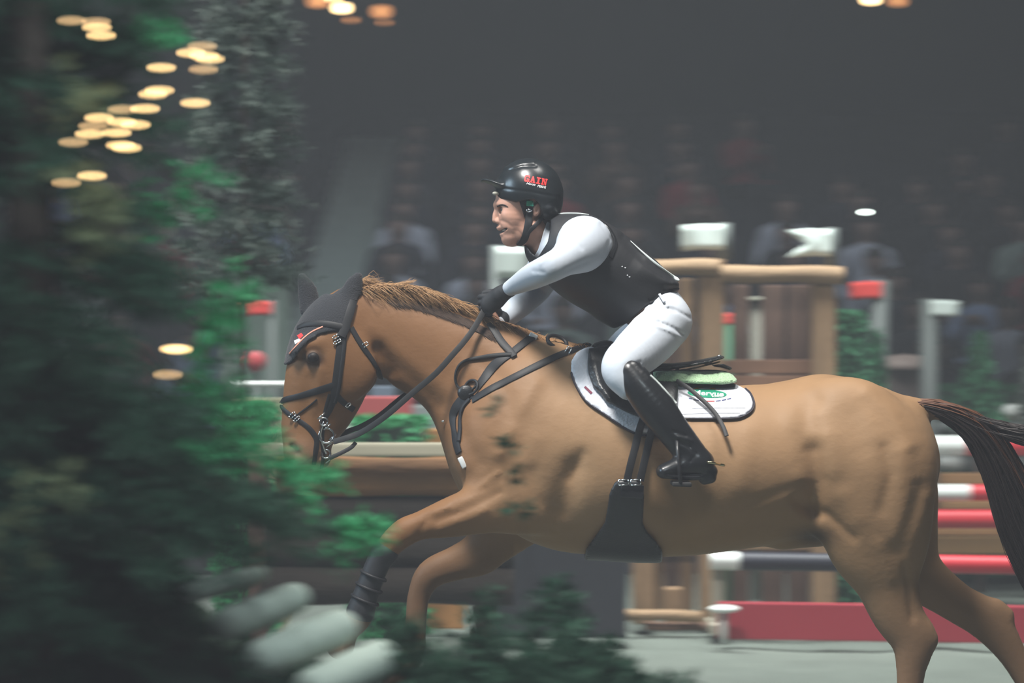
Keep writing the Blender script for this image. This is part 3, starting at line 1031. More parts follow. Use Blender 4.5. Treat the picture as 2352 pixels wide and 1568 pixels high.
rein('rein', [(766, 1014, y0 - .004), (794, 1006, y0 - .012), (829, 993, y0 - .02), (885, 956, -.125), (949, 901, -.14), (1000, 858, -.155), (1039, 815, -.15), (1067, 783, -.135), (1091, 750, -.11), (1112, 712, -.085)], 13, M_rein, br)
rein('rein', [(764, 1008, .075), (800, 990, .08), (829, 979, .085), (869, 956, .09), (917, 917, .095), (946, 896, .10), (985, 862, .10), (1040, 800, .10), (1090, 730, .08), (1112, 708, .06)], 12, M_strap, br)
rein('chin_rein', [(757, 1052, y0 - .01), (775, 1044, y0 - .012), (795, 1034, y0 - .01), (808, 1026, y0 - .008), (817, 1016, y0)], 9, M_strap, br)
# slack of the reins falling along the neck
strap('rein_slack', [(1124, 742), (1138, 762), (1152, 784), (1172, 806), (1182, 818)], [16, 17, 17, 16, 14], H, M_strap, br, lev=.008)
lp = [(1175, 813), (1140, 815), (1106, 820), (1065, 829), (1048, 850), (1046, 876), (1058, 893), (1078, 898), (1094, 886)]
strap('rein_loop', lp, [9, 9, 8, 6, 5, 5, 5, 5, 5], H, M_rein, br, lev=.010, n=6)

# --- breastplate
bpl = empty('breastplate', W(1080, 900, -.2), 'black leather breastplate with a ring across the horse shoulder and chest', 'breastplate')
strap('neck_strap', [(1226, 771), (1200, 790), (1175, 810), (1150, 826), (1132, 842), (1114, 866), (1096, 890)], [19, 19, 19, 22, 24, 22, 20], H, M_strap, bpl, lev=.003)
strap('saddle_strap', [(1352, 790), (1320, 802), (1290, 813), (1240, 836), (1188, 862), (1132, 890), (1105, 906), (1085, 918)], [18, 16, 16, 17, 17, 18, 18, 18], H, M_strap, bpl, lev=.002)
strap('chest_strap', [(1086, 900), (1064, 916), (1046, 938), (1040, 958), (1042, 985), (1046, 1010), (1054, 1040)], [30, 28, 24, 20, 15, 22, 20], H, M_strap, bpl, lev=.002)
strap('chest_strap', [(1078, 915), (1062, 934), (1056, 960), (1056, 985), (1053, 1012)], 11, H, M_strap, bpl, lev=.005)
p, ok = H.hit(1082, 889, .012)
V, F = torus(p, 18 * mpp(-.2), 3.2 * mpp(-.2), H.grad(p), 26, 8); pmesh('ring', V, F, M_strap, bpl)
MB().ball(p + np.array([-.018, -.001, -.018]), (.028, .012, .026)).build('ring_pad', M_leather, bpl)
p, ok = H.hit(1225, 772, .006)
MB().box(p, (.03, .012, .018), bev=.004, ry=.5).build('strap_keeper', mat('pale_keeper', (.75, .78, .78), rough=.4), bpl)
p, ok = H.hit(1062, 1062, .004)
MB().box(p, (.018, .010, .040), bev=.004, ry=-.45).build('strap_end', mat('white_webbing', (.8, .82, .82), rough=.7), bpl, )
p, ok = H.hit(1280, 790, .0)
V, F = torus(p + np.array([0, .02, .008]), 20 * mpp(), 4 * mpp(), (0.45, -.55, .7), 24, 8, sx=1.3); pmesh('grab_strap', V, F, M_strap, bpl)
buckle(1304, 806, 60, 10, 5, parent=bpl, lev=.006)
for x, y in ((1018, 967), (1352, 800)):
    p, ok = H.hit(x, y, .008); MB().ball(p, (.006, .004, .004)).build('stud', M_metal, bpl)

# --- saddle pad
PADP = [(1349, 796), (1323, 809), (1311, 830), (1311, 855), (1321, 883), (1345, 922), (1388, 952), (1425, 977), (1453, 993), (1476, 999), (1498, 997), (1511, 987), (1545, 965),
        (1584, 961), (1640, 961), (1690, 960), (1712, 953), (1727, 941), (1731, 925), (1723, 905), (1710, 892), (1694, 884), (1660, 868), (1560, 840), (1440, 800)]
padt = empty('saddle_pad', W(1520, 900, -.3), 'white quilted saddle pad with a green oval badge and dark edge', 'saddle pad')
PF = shell(H, PADP, 0.014, edge=0.004)
PF.mesh('pad', M_cloth, padt, smooth=1)
TRP = [(1349, 798), (1323, 810), (1312, 830), (1312, 855), (1322, 883), (1346, 921), (1389, 951), (1425, 976), (1453, 992), (1476, 998), (1498, 996), (1511, 987)]
strap('edge_binding', [(x, y + .8) for x, y in TRP[3:]], 4.0, H, M_trim, padt, lev=.006, thick=.006)
strap('edge_binding', [(1584, 962), (1640, 962.5), (1690, 961.5), (1713, 954), (1728, 942), (1732, 925), (1724, 905), (1712, 894)], 4.2, H, M_trim, padt, lev=.006, thick=.006)
for i, (a, b) in enumerate([((1560, 951), (1700, 948)), ((1590, 938), (1712, 936))]):
    strap('quilt_seam', [a, ((a[0] + b[0]) / 2, (a[1] + b[1]) / 2 - 1), b], 1.1, PF, mat('seam_thread', (.62, .65, .74), rough=.9), padt, lev=0.0004, thick=.0008)
decal('maroon_tag', [[(1341, 889), (1345, 886), (1361, 901), (1357, 905)]], PF, 0, M_maroon, padt, off=.002)
el = [(1624 + 45 * math.cos(t), 903.5 + 9.6 * math.sin(t) + 2.5 * math.cos(t)) for t in np.linspace(0, 2 * math.pi, 33)[:-1]]
decal('badge_oval', [el], PF, 0, M_green, padt, off=.0022)
text_on('badge_lettering', 'Mervue', 15, (1627, 903.2, 3), PF, 0, M_white, padt, bold=.025, off=.0036, sx=1.55)
text_on('badge_lettering', 'EQUINE', 4.6, (1647, 909.5, -3), PF, 0, M_white, padt, bold=.02, off=.0036, sx=1.5)
decal('orange_emblem', [[(1590, 893.5), (1600, 889), (1606, 884), (1603, 880.5), (1611, 884), (1622, 886), (1634, 884), (1631, 887), (1620, 888), (1610, 891), (1602, 893)],
                        [(1628, 892.5), (1638, 890), (1645, 893), (1658, 893.6), (1640, 894)]], PF, 0, M_orange, padt, off=.0022)
for k, (a, b, mt) in enumerate(((1582, 1590, M_blue), (1592, 1605, M_blue), (1608, 1618, M_blue), (1622, 1641, M_redp), (1644, 1655, M_blue), (1658, 1668, M_blue), (1670, 1679, M_blue))):
    def yy(x): return 921 - (x - 1631) ** 2 / 330.0
    decal('badge_stroke', [[(a, yy(a) - .9), (b, yy(b) - .9), (b, yy(b) + .9), (a, yy(a) + .9)]], PF, 0, mt, padt, off=.0022)

# --- fleece half pad
fl_ = empty('half_pad', W(1620, 862, -.15), 'pale green fleece half pad under the back of the saddle', 'half pad')
hf = shell(H, [(1500, 878), (1500, 852), (1556, 850), (1580, 846.5), (1600, 847), (1622, 844.5), (1642, 845.5), (1664, 850), (1683, 860), (1692, 870), (1693, 878), (1660, 883), (1600, 881), (1553, 878)], 0.060, edge=0.016, taper=(.09, .22, .020))
hf.mesh('fleece', M_fleece, fl_, smooth=1)

# --- saddle
sd = empty('saddle', W(1500, 860, 0), 'black leather jumping saddle with a high shiny cantle and long flap', 'saddle')
SF = shell(H, [(1352, 800), (1350, 830), (1352, 858), (1363, 887), (1393, 922), (1436, 945), (1478, 962), (1510, 972), (1548, 962), (1556, 930), (1558, 880), (1556, 862), (1520, 850), (1460, 815), (1410, 790)], 0.034, edge=0.008)
SF.groove([(1366, 838), (1376, 880), (1402, 914)], 9, -0.014)
SF.groove([(1362, 860), (1380, 905), (1410, 930)], 4, 0.004)
SF.mesh('flap', M_leather, sd, smooth=1)
ST = grid_px(1330, 1700, 780, 900, -.26, .26, 0.005)
ST.chain([(1372, 800, 0, 14, 2.6), (1400, 797, 0, 15, 3.0), (1440, 822, 0, 13, 5), (1500, 842, 0, 10, 8), (1560, 839, 0, 7, 11), (1610, 831, 0, 6, 14), (1656, 820, 0, 4.5, 17)], k=.01, sub=4)
ST.chain([(1620, 836, 0, 4, 12), (1655, 839, 0, 5, 11), (1676, 846, 0, 4, 12)], k=.006, sub=3)
ST.groove([(1555, 853), (1600, 845), (1655, 833)], 3.0, .006)
ST.mesh('seat', M_leather2, sd, smooth=1)
strap('cantle_piping', [(1560, 850), (1590, 845.5), (1622, 838), (1654, 831)], 3.6, ST, M_cream, sd, lev=0, thick=.003, label='cream piping under the cantle')
for x, y in ((1556, 848), (1652, 817), (1545, 864), (1527, 872)):
    p, ok = ST.hit(x, y, .0)
    MB().ball(p, (.007, .005, .004)).build('stud', M_metal, sd)
# loose end of the stirrup leather
def hover(pts):
    return [(x, y, on_horse(x, y, lv) ) for x, y, lv in pts]
rein('stirrup_leather_end', hover([(1553, 874, .05), (1580, 890, .045), (1604, 910, .04), (1628, 932, .036), (1648, 956, .034), (1662, 982, .036), (1669, 1001, .04)]), 9.5, M_strap, sd, ny=(0, -1, .1))
# stirrup
sy = -.43
stx = W(1570, 1100, sy)
mb = MB()
pts = [W(1564, 1108, -.352), W(1561, 1070, -.345), W(1557, 1030, -.362), W(1554, 1006, -.405), W(1556, 1030, -.452), W(1560, 1070, -.470), W(1563, 1108, -.466)]
mb.tube(crom(pts, 5), .006, 8)
o = mb.build('stirrup_iron', mat('black_stirrup', (.02, .02, .022), rough=.3), sd)
MB().box(W(1564, 1110, -.409), (.062, .118, .014), bev=.004, ry=.03).build('stirrup_tread', mat('black_rubber', (.02, .02, .02), rough=.8), sd)

# --- girth
gi = empty('girth', W(1440, 1150, -.3), 'black girth with two long straps and a wide belly guard', 'girth')
strap('billet_strap', [(1478, 958), (1468, 990), (1458, 1030), (1448, 1068), (1440, 1104)], [17, 17, 17, 17, 17], H, M_strap, gi, lev=.016)
strap('billet_strap', [(1502, 960), (1496, 990), (1487, 1030), (1478, 1068), (1470, 1104)], [17, 17, 17, 17, 17], H, M_strap, gi, lev=.016)
GF = shell(H, [(1412, 1106), (1424, 1101), (1466, 1101), (1476, 1108), (1480, 1140), (1476, 1200), (1486, 1220), (1508, 1244), (1523, 1268), (1520, 1300), (1440, 1310), (1340, 1300), (1345, 1262), (1367, 1232), (1390, 1198), (1400, 1130)], 0.020, edge=0.008)
GF.groove([(1420, 1130), (1405, 1230)], 5, .003)
GF.mesh('girth_body', M_leather, gi, smooth=1)
for x in (1432, 1460):
    buckle(x, 1107, 4, 11, 6, f=GF, parent=gi, lev=.004)
p, ok = GF.hit(1452, 1128, .002)
MB().box(p, (.075, .008, .045), bev=.004, ry=.06).build('buckle_guard', M_leather2, gi)
# belly stud
# --- leg boots
lbt = empty('leg_boot', W(860, 1320, -.2), 'black protective boot strapped round the near foreleg of the horse', 'leg boot')
def near_field(pts, k=.01, h=.005):
    P = np.array([W(p[0], p[1], p[2]) for p in pts]); r = max(p[3] for p in pts) * mpp() * 1.6 + .03
    lo, hi = P.min(0) - r, P.max(0) + r
    return Field(axis_grid(lo[0], hi[0], h), axis_grid(lo[1], hi[1], h), axis_grid(lo[2], hi[2], h))
bst = [(885, 1268, -.20, 31, .92), (868, 1294, -.20, 28, .9), (846, 1350, -.20, 28.5, .95), (828, 1405, -.20, 33, .95)]
f = near_field(bst); f.chain(bst, k=.005); f.mesh('boot_shell', mat('black_neoprene', (.016, .017, .02), rough=.6), lbt)
for t in (.25, .5, .75):
    a = np.array(bst[1]) * (1 - t) + np.array(bst[3]) * t
    V, F = torus(W(a[0], a[1], a[2]), a[3] * mpp(-.2) * 1.0, .006, (-.38, 0, -.92), 20, 6); pmesh('boot_strap', V, F, M_strap, lbt)
# ------------------------------------------------------------------ the rider
rider = empty('rider', W(1480, 850, 0), 'man in black helmet, black vest, white shirt, white breeches and black boots riding the horse', 'person')
def skin_mat():
    m = mat('skin', (0.60, 0.325, 0.235), rough=0.5, var=0.06, vscale=50, bump=0.03, bscale=240, spec=0.4)
    b = m.node_tree.nodes['Principled BSDF']
    b.inputs['Subsurface Weight'].default_value = 0.06
    b.inputs['Subsurface Radius'].default_value = (0.02, 0.008, 0.004)
    return m
M_skin = skin_mat()
M_shirt = mat('white_shirt', (0.52, 0.57, 0.64), rough=0.75, bump=0.2, bscale=14)
M_breech = mat('white_breeches', (0.60, 0.65, 0.72), rough=0.8, bump=0.08, bscale=40)
M_vest = mat('black_vest', (0.016, 0.017, 0.020), rough=0.55, spec=0.45, bump=0.12, bscale=26)
M_boot = mat('black_boot_leather', (0.012, 0.013, 0.015), rough=0.30, spec=0.5, coat=0.12, bump=0.15, bscale=30)
M_glove = mat('black_glove', (0.016, 0.017, 0.020), rough=0.7)
M_helmet = mat('black_helmet_silk', (0.015, 0.019, 0.022), rough=0.30, spec=0.55, bump=0.06, bscale=20)

B = grid_px(1095, 1680, 355, 1140, -.50, .50, 0.0052, fx=(1122, 1250), fz=(440, 580), fy=(-.10, .10), hf=0.0019)
# head
B.ell(1210, 452, 0, 70, 60, .074, k=.02)
B.chain([(1186, 472, 0, 44, 1.16), (1184, 505, 0, 39, 1.20), (1179, 533, 0, 24, 1.35)], k=.022, sub=4)
B.chain([(1175, 547, 0, 13, 1.4), (1199, 541, -.030, 14, 1), (1226, 522, -.054, 16, 1)], k=.03, sub=2, mirror=True)
B.chain([(1142, 480, 0, 6.5, 1), (1138.5, 493, 0, 7.0, 1), (1137.5, 505, 0, 7.2, 1)], k=.010, sub=3)          # nose
B.ell(1147, 508, -.0115, 9, 6.5, .0085, k=.007, mirror=True)
B.ell(1140, 514, -.006, 3.2, 2.4, .003, k=.002, op='sub', mirror=True)
B.chain([(1142, 470, 0, 7, 1), (1148, 468, -.028, 7.5, 1), (1162, 471, -.046, 6, 1)], k=.012, sub=2, mirror=True)     # brows
B.ell(1151, 482, -.034, 9.5, 9.0, .015, k=.008, op='sub', mirror=True)
B.ell(1157, 482, -.0325, 8.6, 8.2, .0122, k=.004, mirror=True)
B.ell(1148.5, 483, -.036, 9, 2.7, .013, k=.002, op='sub', mirror=True, ang=-8)
B.ell(1172, 497, -.052, 17, 11, .014, k=.018, mirror=True, ang=-20)                                               # cheek bones
B.ell(1170, 516, -.040, 13, 13, .014, k=.02, mirror=True)                                                         # smiling cheeks
B.chain([(1147, 523, 0, 5.5, 1), (1152, 522, -.018, 5, 1), (1166, 518.5, -.040, 3.2, 1)], k=.007, sub=3, mirror=True)   # upper lip
B.chain([(1154.5, 537.5, 0, 5.8, 1), (1158.5, 536.5, -.020, 5.0, 1), (1170, 526, -.041, 3.2, 1)], k=.007, sub=3, mirror=True)  # lower lip
B.ell(1160, 528.5, 0, 14, 4.0, .060, k=.003, op='sub', ang=26)                                                      # open mouth
B.ell(1172, 522, -.033, 5, 4, .010, k=.006, op='sub', mirror=True)
B.ell(1165, 551, 0, 11.5, 10.5, .020, k=.012); B.groove([(1153, 508), (1166, 512), (1175, 521)], 4, .0012)                                                                         # chin
# ear
for s in (-1, 1):
    B.ell(1233, 481, s * .076, 8.5, 16, .010, k=.006, ang=-14)
    B.ell(1234, 479, s * .086, 4.5, 10, .006, k=.004, op='sub', ang=-14)
# neck, trunk, arms and legs as one figure under the clothes
B.chain([(1222, 515, 0, 36, .92), (1240, 545, 0, 37, .92), (1268, 572, 0, 42, 1.0), (1310, 590, 0, 54, 1.3)], k=.03, sub=4)
B.chain([(1232, 548, -.018, 9, 1), (1236, 572, -.012, 8, 1)], k=.015, sub=1)
B.chain([(1325, 582, 0, 66, 1.45), (1400, 632, 0, 74, 1.4), (1478, 692, 0, 64, 1.45), (1528, 735, 0, 46, 1.9)], k=.04, sub=4)
for s in (-1, 1):
    if s < 0:
        B.chain([(1338, 562, -.17, 40, 1), (1264, 614, -.335, 22, 1), (1176, 657, -.13, 16, 1), (1140, 684, -.085, 18, 1)], k=.03, sub=4)
    else:
        B.chain([(1300, 570, .16, 42, 1), (1228, 662, .27, 26, 1), (1146, 736, .08, 16, 1), (1122, 716, .055, 18, 1)], k=.03, sub=4)
    B.chain([(1528, 742, s * .10, 46, 1), (1470, 805, s * .21, 40, 1), (1432, 845, s * .315, 25, 1)], k=.02, sub=3)
    B.chain([(1434, 848, s * .325, 24, 1), (1500, 930, s * .37, 28, 1), (1572, 1035, s * .385, 26, 1), (1600, 1066, s * .39, 22, 1), (1528, 1082, s * .40, 14, 1)], k=.03, sub=3)
B.mesh('body', M_skin, rider, smooth=1)
# face details
M_sclera = mat('eye_white', (.75, .72, .68), rough=.15, coat=.5)
M_iris = mat('brown_iris', (.05, .028, .018), rough=.1, coat=1.0)
M_hair = mat('dark_hair', (.022, .015, .011), rough=.6, var=.4, vscale=80, bump=.5, bscale=200)
M_teeth = mat('teeth', (.78, .76, .70), rough=.25)
for s in (-1, 1):
    c = W(1157, 482.5, 0); c[1] = s * .0325
    e = MB().ball(c, .0112, 16, 10).build('eye', M_sclera, rider)
    MB().ball(c + np.array([-.0080, s * .0040, .0]), (.0045, .0052, .0056)).build('iris', M_iris, e)
    pb = [(1142, 474.5), (1149, 471), (1158, 471), (1167, 475.5)]
    P = []
    for (x, y), yy in zip(pb, (-.014, -.030, -.042, -.050)):
        q, ok = B.hit(x, y, 0.0005, y1=.02); q = q.copy()
        if s > 0: q[1] = -q[1]
        P.append(q)
    MB().tube(crom(P, 4), [.0022] + [.0031] * 9 + [.0026, .002, .0014], 6, flat=.6).build('eyebrow', M_hair, rider)
MB().ball(W(1163, 528, 0), (.016, .036, .0052)).build('teeth', M_teeth, rider)
# hair: sideburn in front of the ear and nape
hf_ = shell(B, [(1190, 455), (1212, 452), (1222, 470), (1216, 490), (1211, 503), (1204, 498), (1198, 478)], .0035, edge=.003)
hf_.mesh('sideburn', M_hair, rider, smooth=1)
hf_ = shell(B, [(1240, 470), (1290, 470), (1290, 515), (1268, 530), (1252, 516), (1243, 500)], .006, edge=.004)
hf_.mesh('nape_hair', M_hair, rider, smooth=1)
# --- helmet
Hm = grid_px(1095, 1300, 352, 520, -.13, .13, 0.0028)
Hm.ell(1212, 436, 0, 72, 72, .098, k=.01, ang=-8)
Hm.ell(1224, 446, 0, 61, 58, .099, k=.05)
Hm.chain([(1252, 470, 0, 36, 1.7), (1262, 484, 0, 20, 2.6)], k=.04, sub=2)
# lower edge of the shell
px_, py_ = Hm.pix((slice(None),) * 3); px_, py_ = np.broadcast_arrays(px_, py_)
cutp = poly_sd(px_.astype(np.float32), py_.astype(np.float32), [(1110, 340), (1320, 340), (1300, 512), (1268, 512), (1246, 500), (1238, 468), (1226, 456), (1200, 461), (1185, 465), (1160, 459), (1136, 461), (1128, 450), (1130, 430)]) * np.float32(mpp())
e_ = .006
h_ = np.maximum(e_ - np.abs(Hm.F - cutp), 0) / e_
Hm.F = np.maximum(Hm.F, cutp) + h_ * h_ * e_ * .25
# peak
Hm.chain([(1152, 428, 0, 9, 5.2), (1132, 419, 0, 6, 7.2), (1114, 414, 0, 4.5, 7.2), (1107, 415.5, 0, 3.2, 7.5)], k=.012, sub=4)
Hm.groove([(1150, 432), (1215, 440), (1282, 452)], 3, .0015)
Hm.groove([(1160, 385), (1195, 375), (1225, 372)], 5, -.003)
Hm.groove([(1170, 392), (1200, 382), (1230, 382)], 3, .0025)
hel = Hm.mesh('helmet', M_helmet, rider, smooth=1)
hel['label'] = 'black riding helmet with a peak and red lettering'
# slab lettering on the helmet
def slab_word(word, x0, y0, w, h, ang, gap):
    S = .30 * w; T = .20 * h
    out = []
    for i, ch in enumerate(word):
        ox = x0 + i * (w + gap); r = []
        def bx(a, b, c, d): r.append([(a, b), (c, b), (c, d), (a, d)])
        if ch == 'G':
            r.append([(0, .18 * h), (.22 * w, 0), (.22 * w + S * .5, .26 * h), (S, .36 * h), (S, .66 * h), (.3 * w, h), (.18 * w, h), (0, .82 * h)])
            bx(.2 * w, 0, .82 * w, T * 1.3); bx(.78 * w, 0, w, .36 * h); bx(.18 * w, h - T * 1.3, .85 * w, h); bx(.70 * w, .52 * h, w, h - .05 * h); bx(.5 * w, .48 * h, w, .48 * h + T)
        if ch == 'A':
            r.append([(.12 * w, h - T), (.36 * w, 0), (.36 * w + S, 0), (.12 * w + S, h - T)])
            r.append([(.36 * w, 0), (.36 * w + S * .9, 0), (.95 * w, h - T), (.95 * w - S, h - T)])
            bx(.25 * w, .55 * h, .8 * w, .55 * h + T * .8); bx(-.02 * w, h - T, .46 * w, h); bx(.56 * w, h - T, 1.04 * w, h)
        if ch == 'I':
            bx(.5 * w - S * .6, 0, .5 * w + S * .6, h); bx(.1 * w, 0, .9 * w, T); bx(.1 * w, h - T, .9 * w, h)
        if ch == 'N':
            bx(.08 * w, 0, .08 * w + S * .8, h); bx(w - S * .85, 0, w - .05 * w, h)
            r.append([(.08 * w, 0), (.12 * w + S, 0), (w - .05 * w, h), (w - S, h)])
            bx(-.04 * w, 0, .4 * w, T); bx(-.04 * w, h - T, .5 * w, h); bx(.62 * w, 0, 1.06 * w, T)
        for poly in r:
            out.append([(ox + x, y) for x, y in poly])
    ca, sa = math.cos(math.radians(ang)), math.sin(math.radians(ang))
    return [[(x0 + (x - x0) * ca - y * sa, y0 + (x - x0) * sa + y * ca) for x, y in p] for p in out]
decal('helmet_lettering', slab_word('GAIN', 1206, 401, 12.2, 15.5, 11, 1.2), Hm, 0, M_redp, rider, off=.0016)['label'] = 'red lettering on the helmet'
text_on('helmet_lettering', 'Horse', 7.2, (1219, 422.5, 10), Hm, 0, M_white, rider, bold=.02, shear=.35, off=.0016, sx=1.15)
text_on('helmet_lettering', 'FEEDS', 7.0, (1244, 429, 12), Hm, 0, M_white, rider, bold=.03, shear=.1, off=.0016, sx=1.05)
# harness of the helmet
hs = [(1217, 462), (1216, 490), (1212, 520), (1205, 548), (1192, 562)]
strap('chin_strap', hs, [14, 15, 17, 17, 14], B, M_strap, rider, lev=.006, y1=.02)
strap('chin_strap', [(1246, 498), (1232, 515), (1215, 532), (1208, 545)], 10, B, M_strap, rider, lev=.006, y1=.02)
decal('harness_label', [[(1209.5, 461), (1225.5, 461), (1225, 473.5), (1209, 473)]], B, .013, M_green, rider, off=.002)['label'] = 'small green label on the harness'
p, ok = B.hit(1215.5, 483, .012); MB().ball(p, (.011, .004, .007)).build('harness_buckle', M_metal, rider)
MB().ball(W(1139, 444, -.040), (.012, .010, .007)).build('peak_lining', mat('grey_foam', (.45, .43, .36), rough=.8), rider)
# --- shirt collar
cf = shell(B, [(1256, 508), (1272, 515), (1280, 590), (1246, 605), (1226, 590), (1236, 573)], .009, edge=.003)
cf.mesh('shirt_collar', M_shirt, rider, smooth=1)
# --- vest
Vf = grid_px(1180, 1580, 470, 780, -.26, .26, 0.0046)
Vf.chain([(1266, 566, 0, 62, 1.35), (1312, 577, 0, 91, 1.38), (1352, 602, 0, 100, 1.30), (1400, 634, 0, 97, 1.26), (1448, 672, 0, 90, 1.22), (1490, 690, 0, 66, 1.45)], k=.02, sub=5)
Vf.chain([(1470, 628, 0, 40, 2.4), (1515, 645, 0, 24, 3.6), (1548, 654, 0, 10, 6.5)], k=.03, sub=3)
Vf.chain([(1405, 722, 0, 26, 2.2), (1412, 735, 0, 16, 3)], k=.03, sub=1)
Vf.ell(1246, 540, 0, 40, 46, .078, k=.015, op='sub', ang=25)           # neck opening
for s in (-1, 1):
    Vf.ell(1340, 563, s * .215, 60, 60, .075, k=.012, op='sub')
px_, py_ = Vf.pix((slice(None),) * 3); px_, py_ = np.broadcast_arrays(px_, py_)
cutp = poly_sd(px_.astype(np.float32), py_.astype(np.float32), [(1150, 440), (1440, 440), (1600, 640), (1562, 655), (1556, 668), (1500, 694), (1484, 702), (1440, 742), (1412, 754), (1330, 712), (1240, 655), (1196, 602), (1190, 560)]) * np.float32(mpp(-.1))
Vf.F = np.maximum(Vf.F, cutp)
necko = poly_sd(px_.astype(np.float32), py_.astype(np.float32), [(1150, 440), (1264, 470), (1265, 520), (1258, 556), (1236, 590), (1222, 582), (1203, 556), (1150, 540)]) * np.float32(mpp(-.1))
Vf.F = np.maximum(Vf.F, -necko)
Vf.groove([(1430, 545), (1480, 600), (1540, 640)], 8, .004)
vest = Vf.mesh('vest', M_vest, rider, smooth=2)
vest['label'] = 'black body protector vest with pale back piping'
M_pale = mat('pale_piping', (.72, .80, .80), rough=.4)
mb = MB()
pp = []
for x, y in ((1448, 552), (1480, 582), (1515, 612), (1545, 634), (1560, 643)):
    q, ok = Vf.hit(x, y + 3, 0, y1=.25); pp.append(q + np.array([0, -.004, .003]))
mb.tube(crom(pp, 5), np.interp(np.linspace(0, 1, 21), [0, .4, .9, 1], [.001, .005, .0065, .003]), 6, flat=.6)
mb.build('vest_piping', M_pale, rider)
strap('vest_piping', [(1282, 491), (1300, 489.5), (1330, 490), (1352, 493)], 3.2, Vf, M_pale, rider, lev=0.001, thick=.002, y1=.25)
# armhole edging
arm = [(1352, 500), (1385, 516), (1404, 537), (1413, 562), (1402, 592)]
strap('armhole_edge', arm, 10, Vf, M_leather2, rider, lev=-.002, thick=.008, y1=.1)
for x, y in ((1429, 612), (1436, 615), (1441, 632), (1446, 636)):
    q, ok = Vf.hit(x, y, 0); MB().ball(q, (.004, .002, .002)).build('vest_stud', M_metal, rider)
# --- sleeves
def sleeve(st, folds, shift=None):
    f = near_field(st, h=.005); f.chain(st, k=.01, sub=6)
    for pts, r, a in folds: f.groove(pts, r, a, side='near' if st[0][2] < 0 else None)
    return f
s1 = sleeve([(1342, 560, -.145, 65, 1), (1328, 574, -.215, 54, 1), (1298, 597, -.30, 37, 1), (1264, 615, -.345, 34, 1), (1222, 635, -.25, 30, 1), (1188, 653, -.155, 22, 1), (1171, 662, -.125, 18, 1)],
            [([(1380, 515), (1402, 548), (1385, 590)], 4, .003), ([(1350, 600), (1300, 622)], 5, .004), ([(1275, 570), (1240, 606)], 5, -.003), ([(1300, 540), (1335, 570)], 5, .003), ([(1250, 625), (1225, 622)], 4, .003)])
s1.mesh('sleeve', M_shirt, rider, smooth=2)
s2 = sleeve([(1290, 572, .165, 52, 1), (1255, 615, .23, 44, 1), (1226, 662, .27, 38, 1), (1186, 704, .16, 31, 1), (1158, 730, .10, 25, 1), (1146, 737, .08, 22, 1)], [])
s2.mesh('sleeve', M_shirt, rider, smooth=2)
# --- gloves
def glove(wr, pal, kn, sgn, name):
    """wr wrist, pal palm centre, kn knuckle of the first finger; fingers curl round the reins"""
    P = [wr, pal, kn]
    f = grid_px(min(p[0] for p in P) - 60, max(p[0] for p in P) + 50, min(p[1] for p in P) - 50, max(p[1] for p in P) + 80, min(p[2] for p in P) - .08, max(p[2] for p in P) + .09, .0030)
    f.chain([(wr[0] + 6, wr[1] - 3, wr[2], 19, 1), (wr[0], wr[1], wr[2], 18, .9), (wr[0] - 14, wr[1] + 8, wr[2] + sgn * .008, 18, .8)], k=.01, sub=3)
    f.chain([(wr[0] - 10, wr[1] + 8, wr[2] + sgn * .005, 18, .75), (pal[0], pal[1], pal[2], 23, .62), (kn[0] + 10, kn[1] + 16, kn[2], 22, .55)], k=.012, sub=3)
    for i, (L_, r) in enumerate(((1.0, 7.6), (1.08, 7.8), (1.0, 7.3), (.82, 6.4))):
        ox, oy = kn[0] + 1.5 * i, kn[1] + 12.5 * i - 2
        k0 = (ox + 6, oy, kn[2], r, 1); k1 = (ox - 10 * L_, oy + 2, kn[2] + sgn * .012, r, 1); k2 = (ox - 12 * L_, oy + 4, kn[2] + sgn * .036, r * .95, 1); k3 = (ox + 6, oy + 5, kn[2] + sgn * .046, r * .88, 1)
        f.chain([k0, k1, k2, k3], k=.003, sub=3)
    f.chain([(pal[0] + 12, pal[1] - 14, pal[2] + sgn * .012, 9.5, 1), (kn[0] + 14, kn[1] - 11, kn[2] + sgn * .026, 8, 1), (kn[0] - 4, kn[1] - 9, kn[2] + sgn * .034, 7, 1)], k=.006, sub=3)
    return f.mesh(name, M_glove, rider, smooth=1)
glove((1164, 667, -.115), (1140, 686, -.095), (1116, 682, -.09), 1, 'glove')
glove((1148, 735, .08), (1132, 728, .068), (1114, 706, .062), -1, 'glove')
MB().tube(np.array([W(1172, 655, -.135), W(1164, 656, -.13), W(1154, 658, -.12)]), [.006, .007, .004], 8).build('glove_cuff', mat('pale_cuff', (.55, .62, .52), rough=.7), rider)
# --- breeches
bst_ = [(1516, 700, 0, 50, 1.85), (1532, 730, 0, 54, 1.95), (1528, 748, 0, 50, 1.9)]
Bf = grid_px(1330, 1610, 650, 920, -.44, .44, .005)
Bf.chain(bst_, k=.02, sub=4)
Bf.chain([(1528, 740, -.10, 61, 1), (1495, 778, -.165, 60, 1), (1458, 812, -.24, 55, 1), (1428, 838, -.31, 46, 1), (1424, 860, -.335, 38, 1), (1444, 888, -.345, 31, 1)], k=.03, sub=5)
Bf.chain([(1528, 740, .10, 61, 1), (1495, 775, .165, 60, 1), (1452, 800, .24, 54, 1), (1420, 828, .31, 44, 1), (1424, 858, .335, 38, 1)], k=.03, sub=5)
px_, py_ = Bf.pix((slice(None),) * 3); px_, py_ = np.broadcast_arrays(px_, py_)
cutp = poly_sd(px_.astype(np.float32), py_.astype(np.float32), [(1480, 712), (1482, 692), (1500, 684), (1530, 672), (1556, 668), (1640, 660), (1640, 940), (1330, 940), (1330, 760), (1420, 760)]) * np.float32(mpp(-.1))
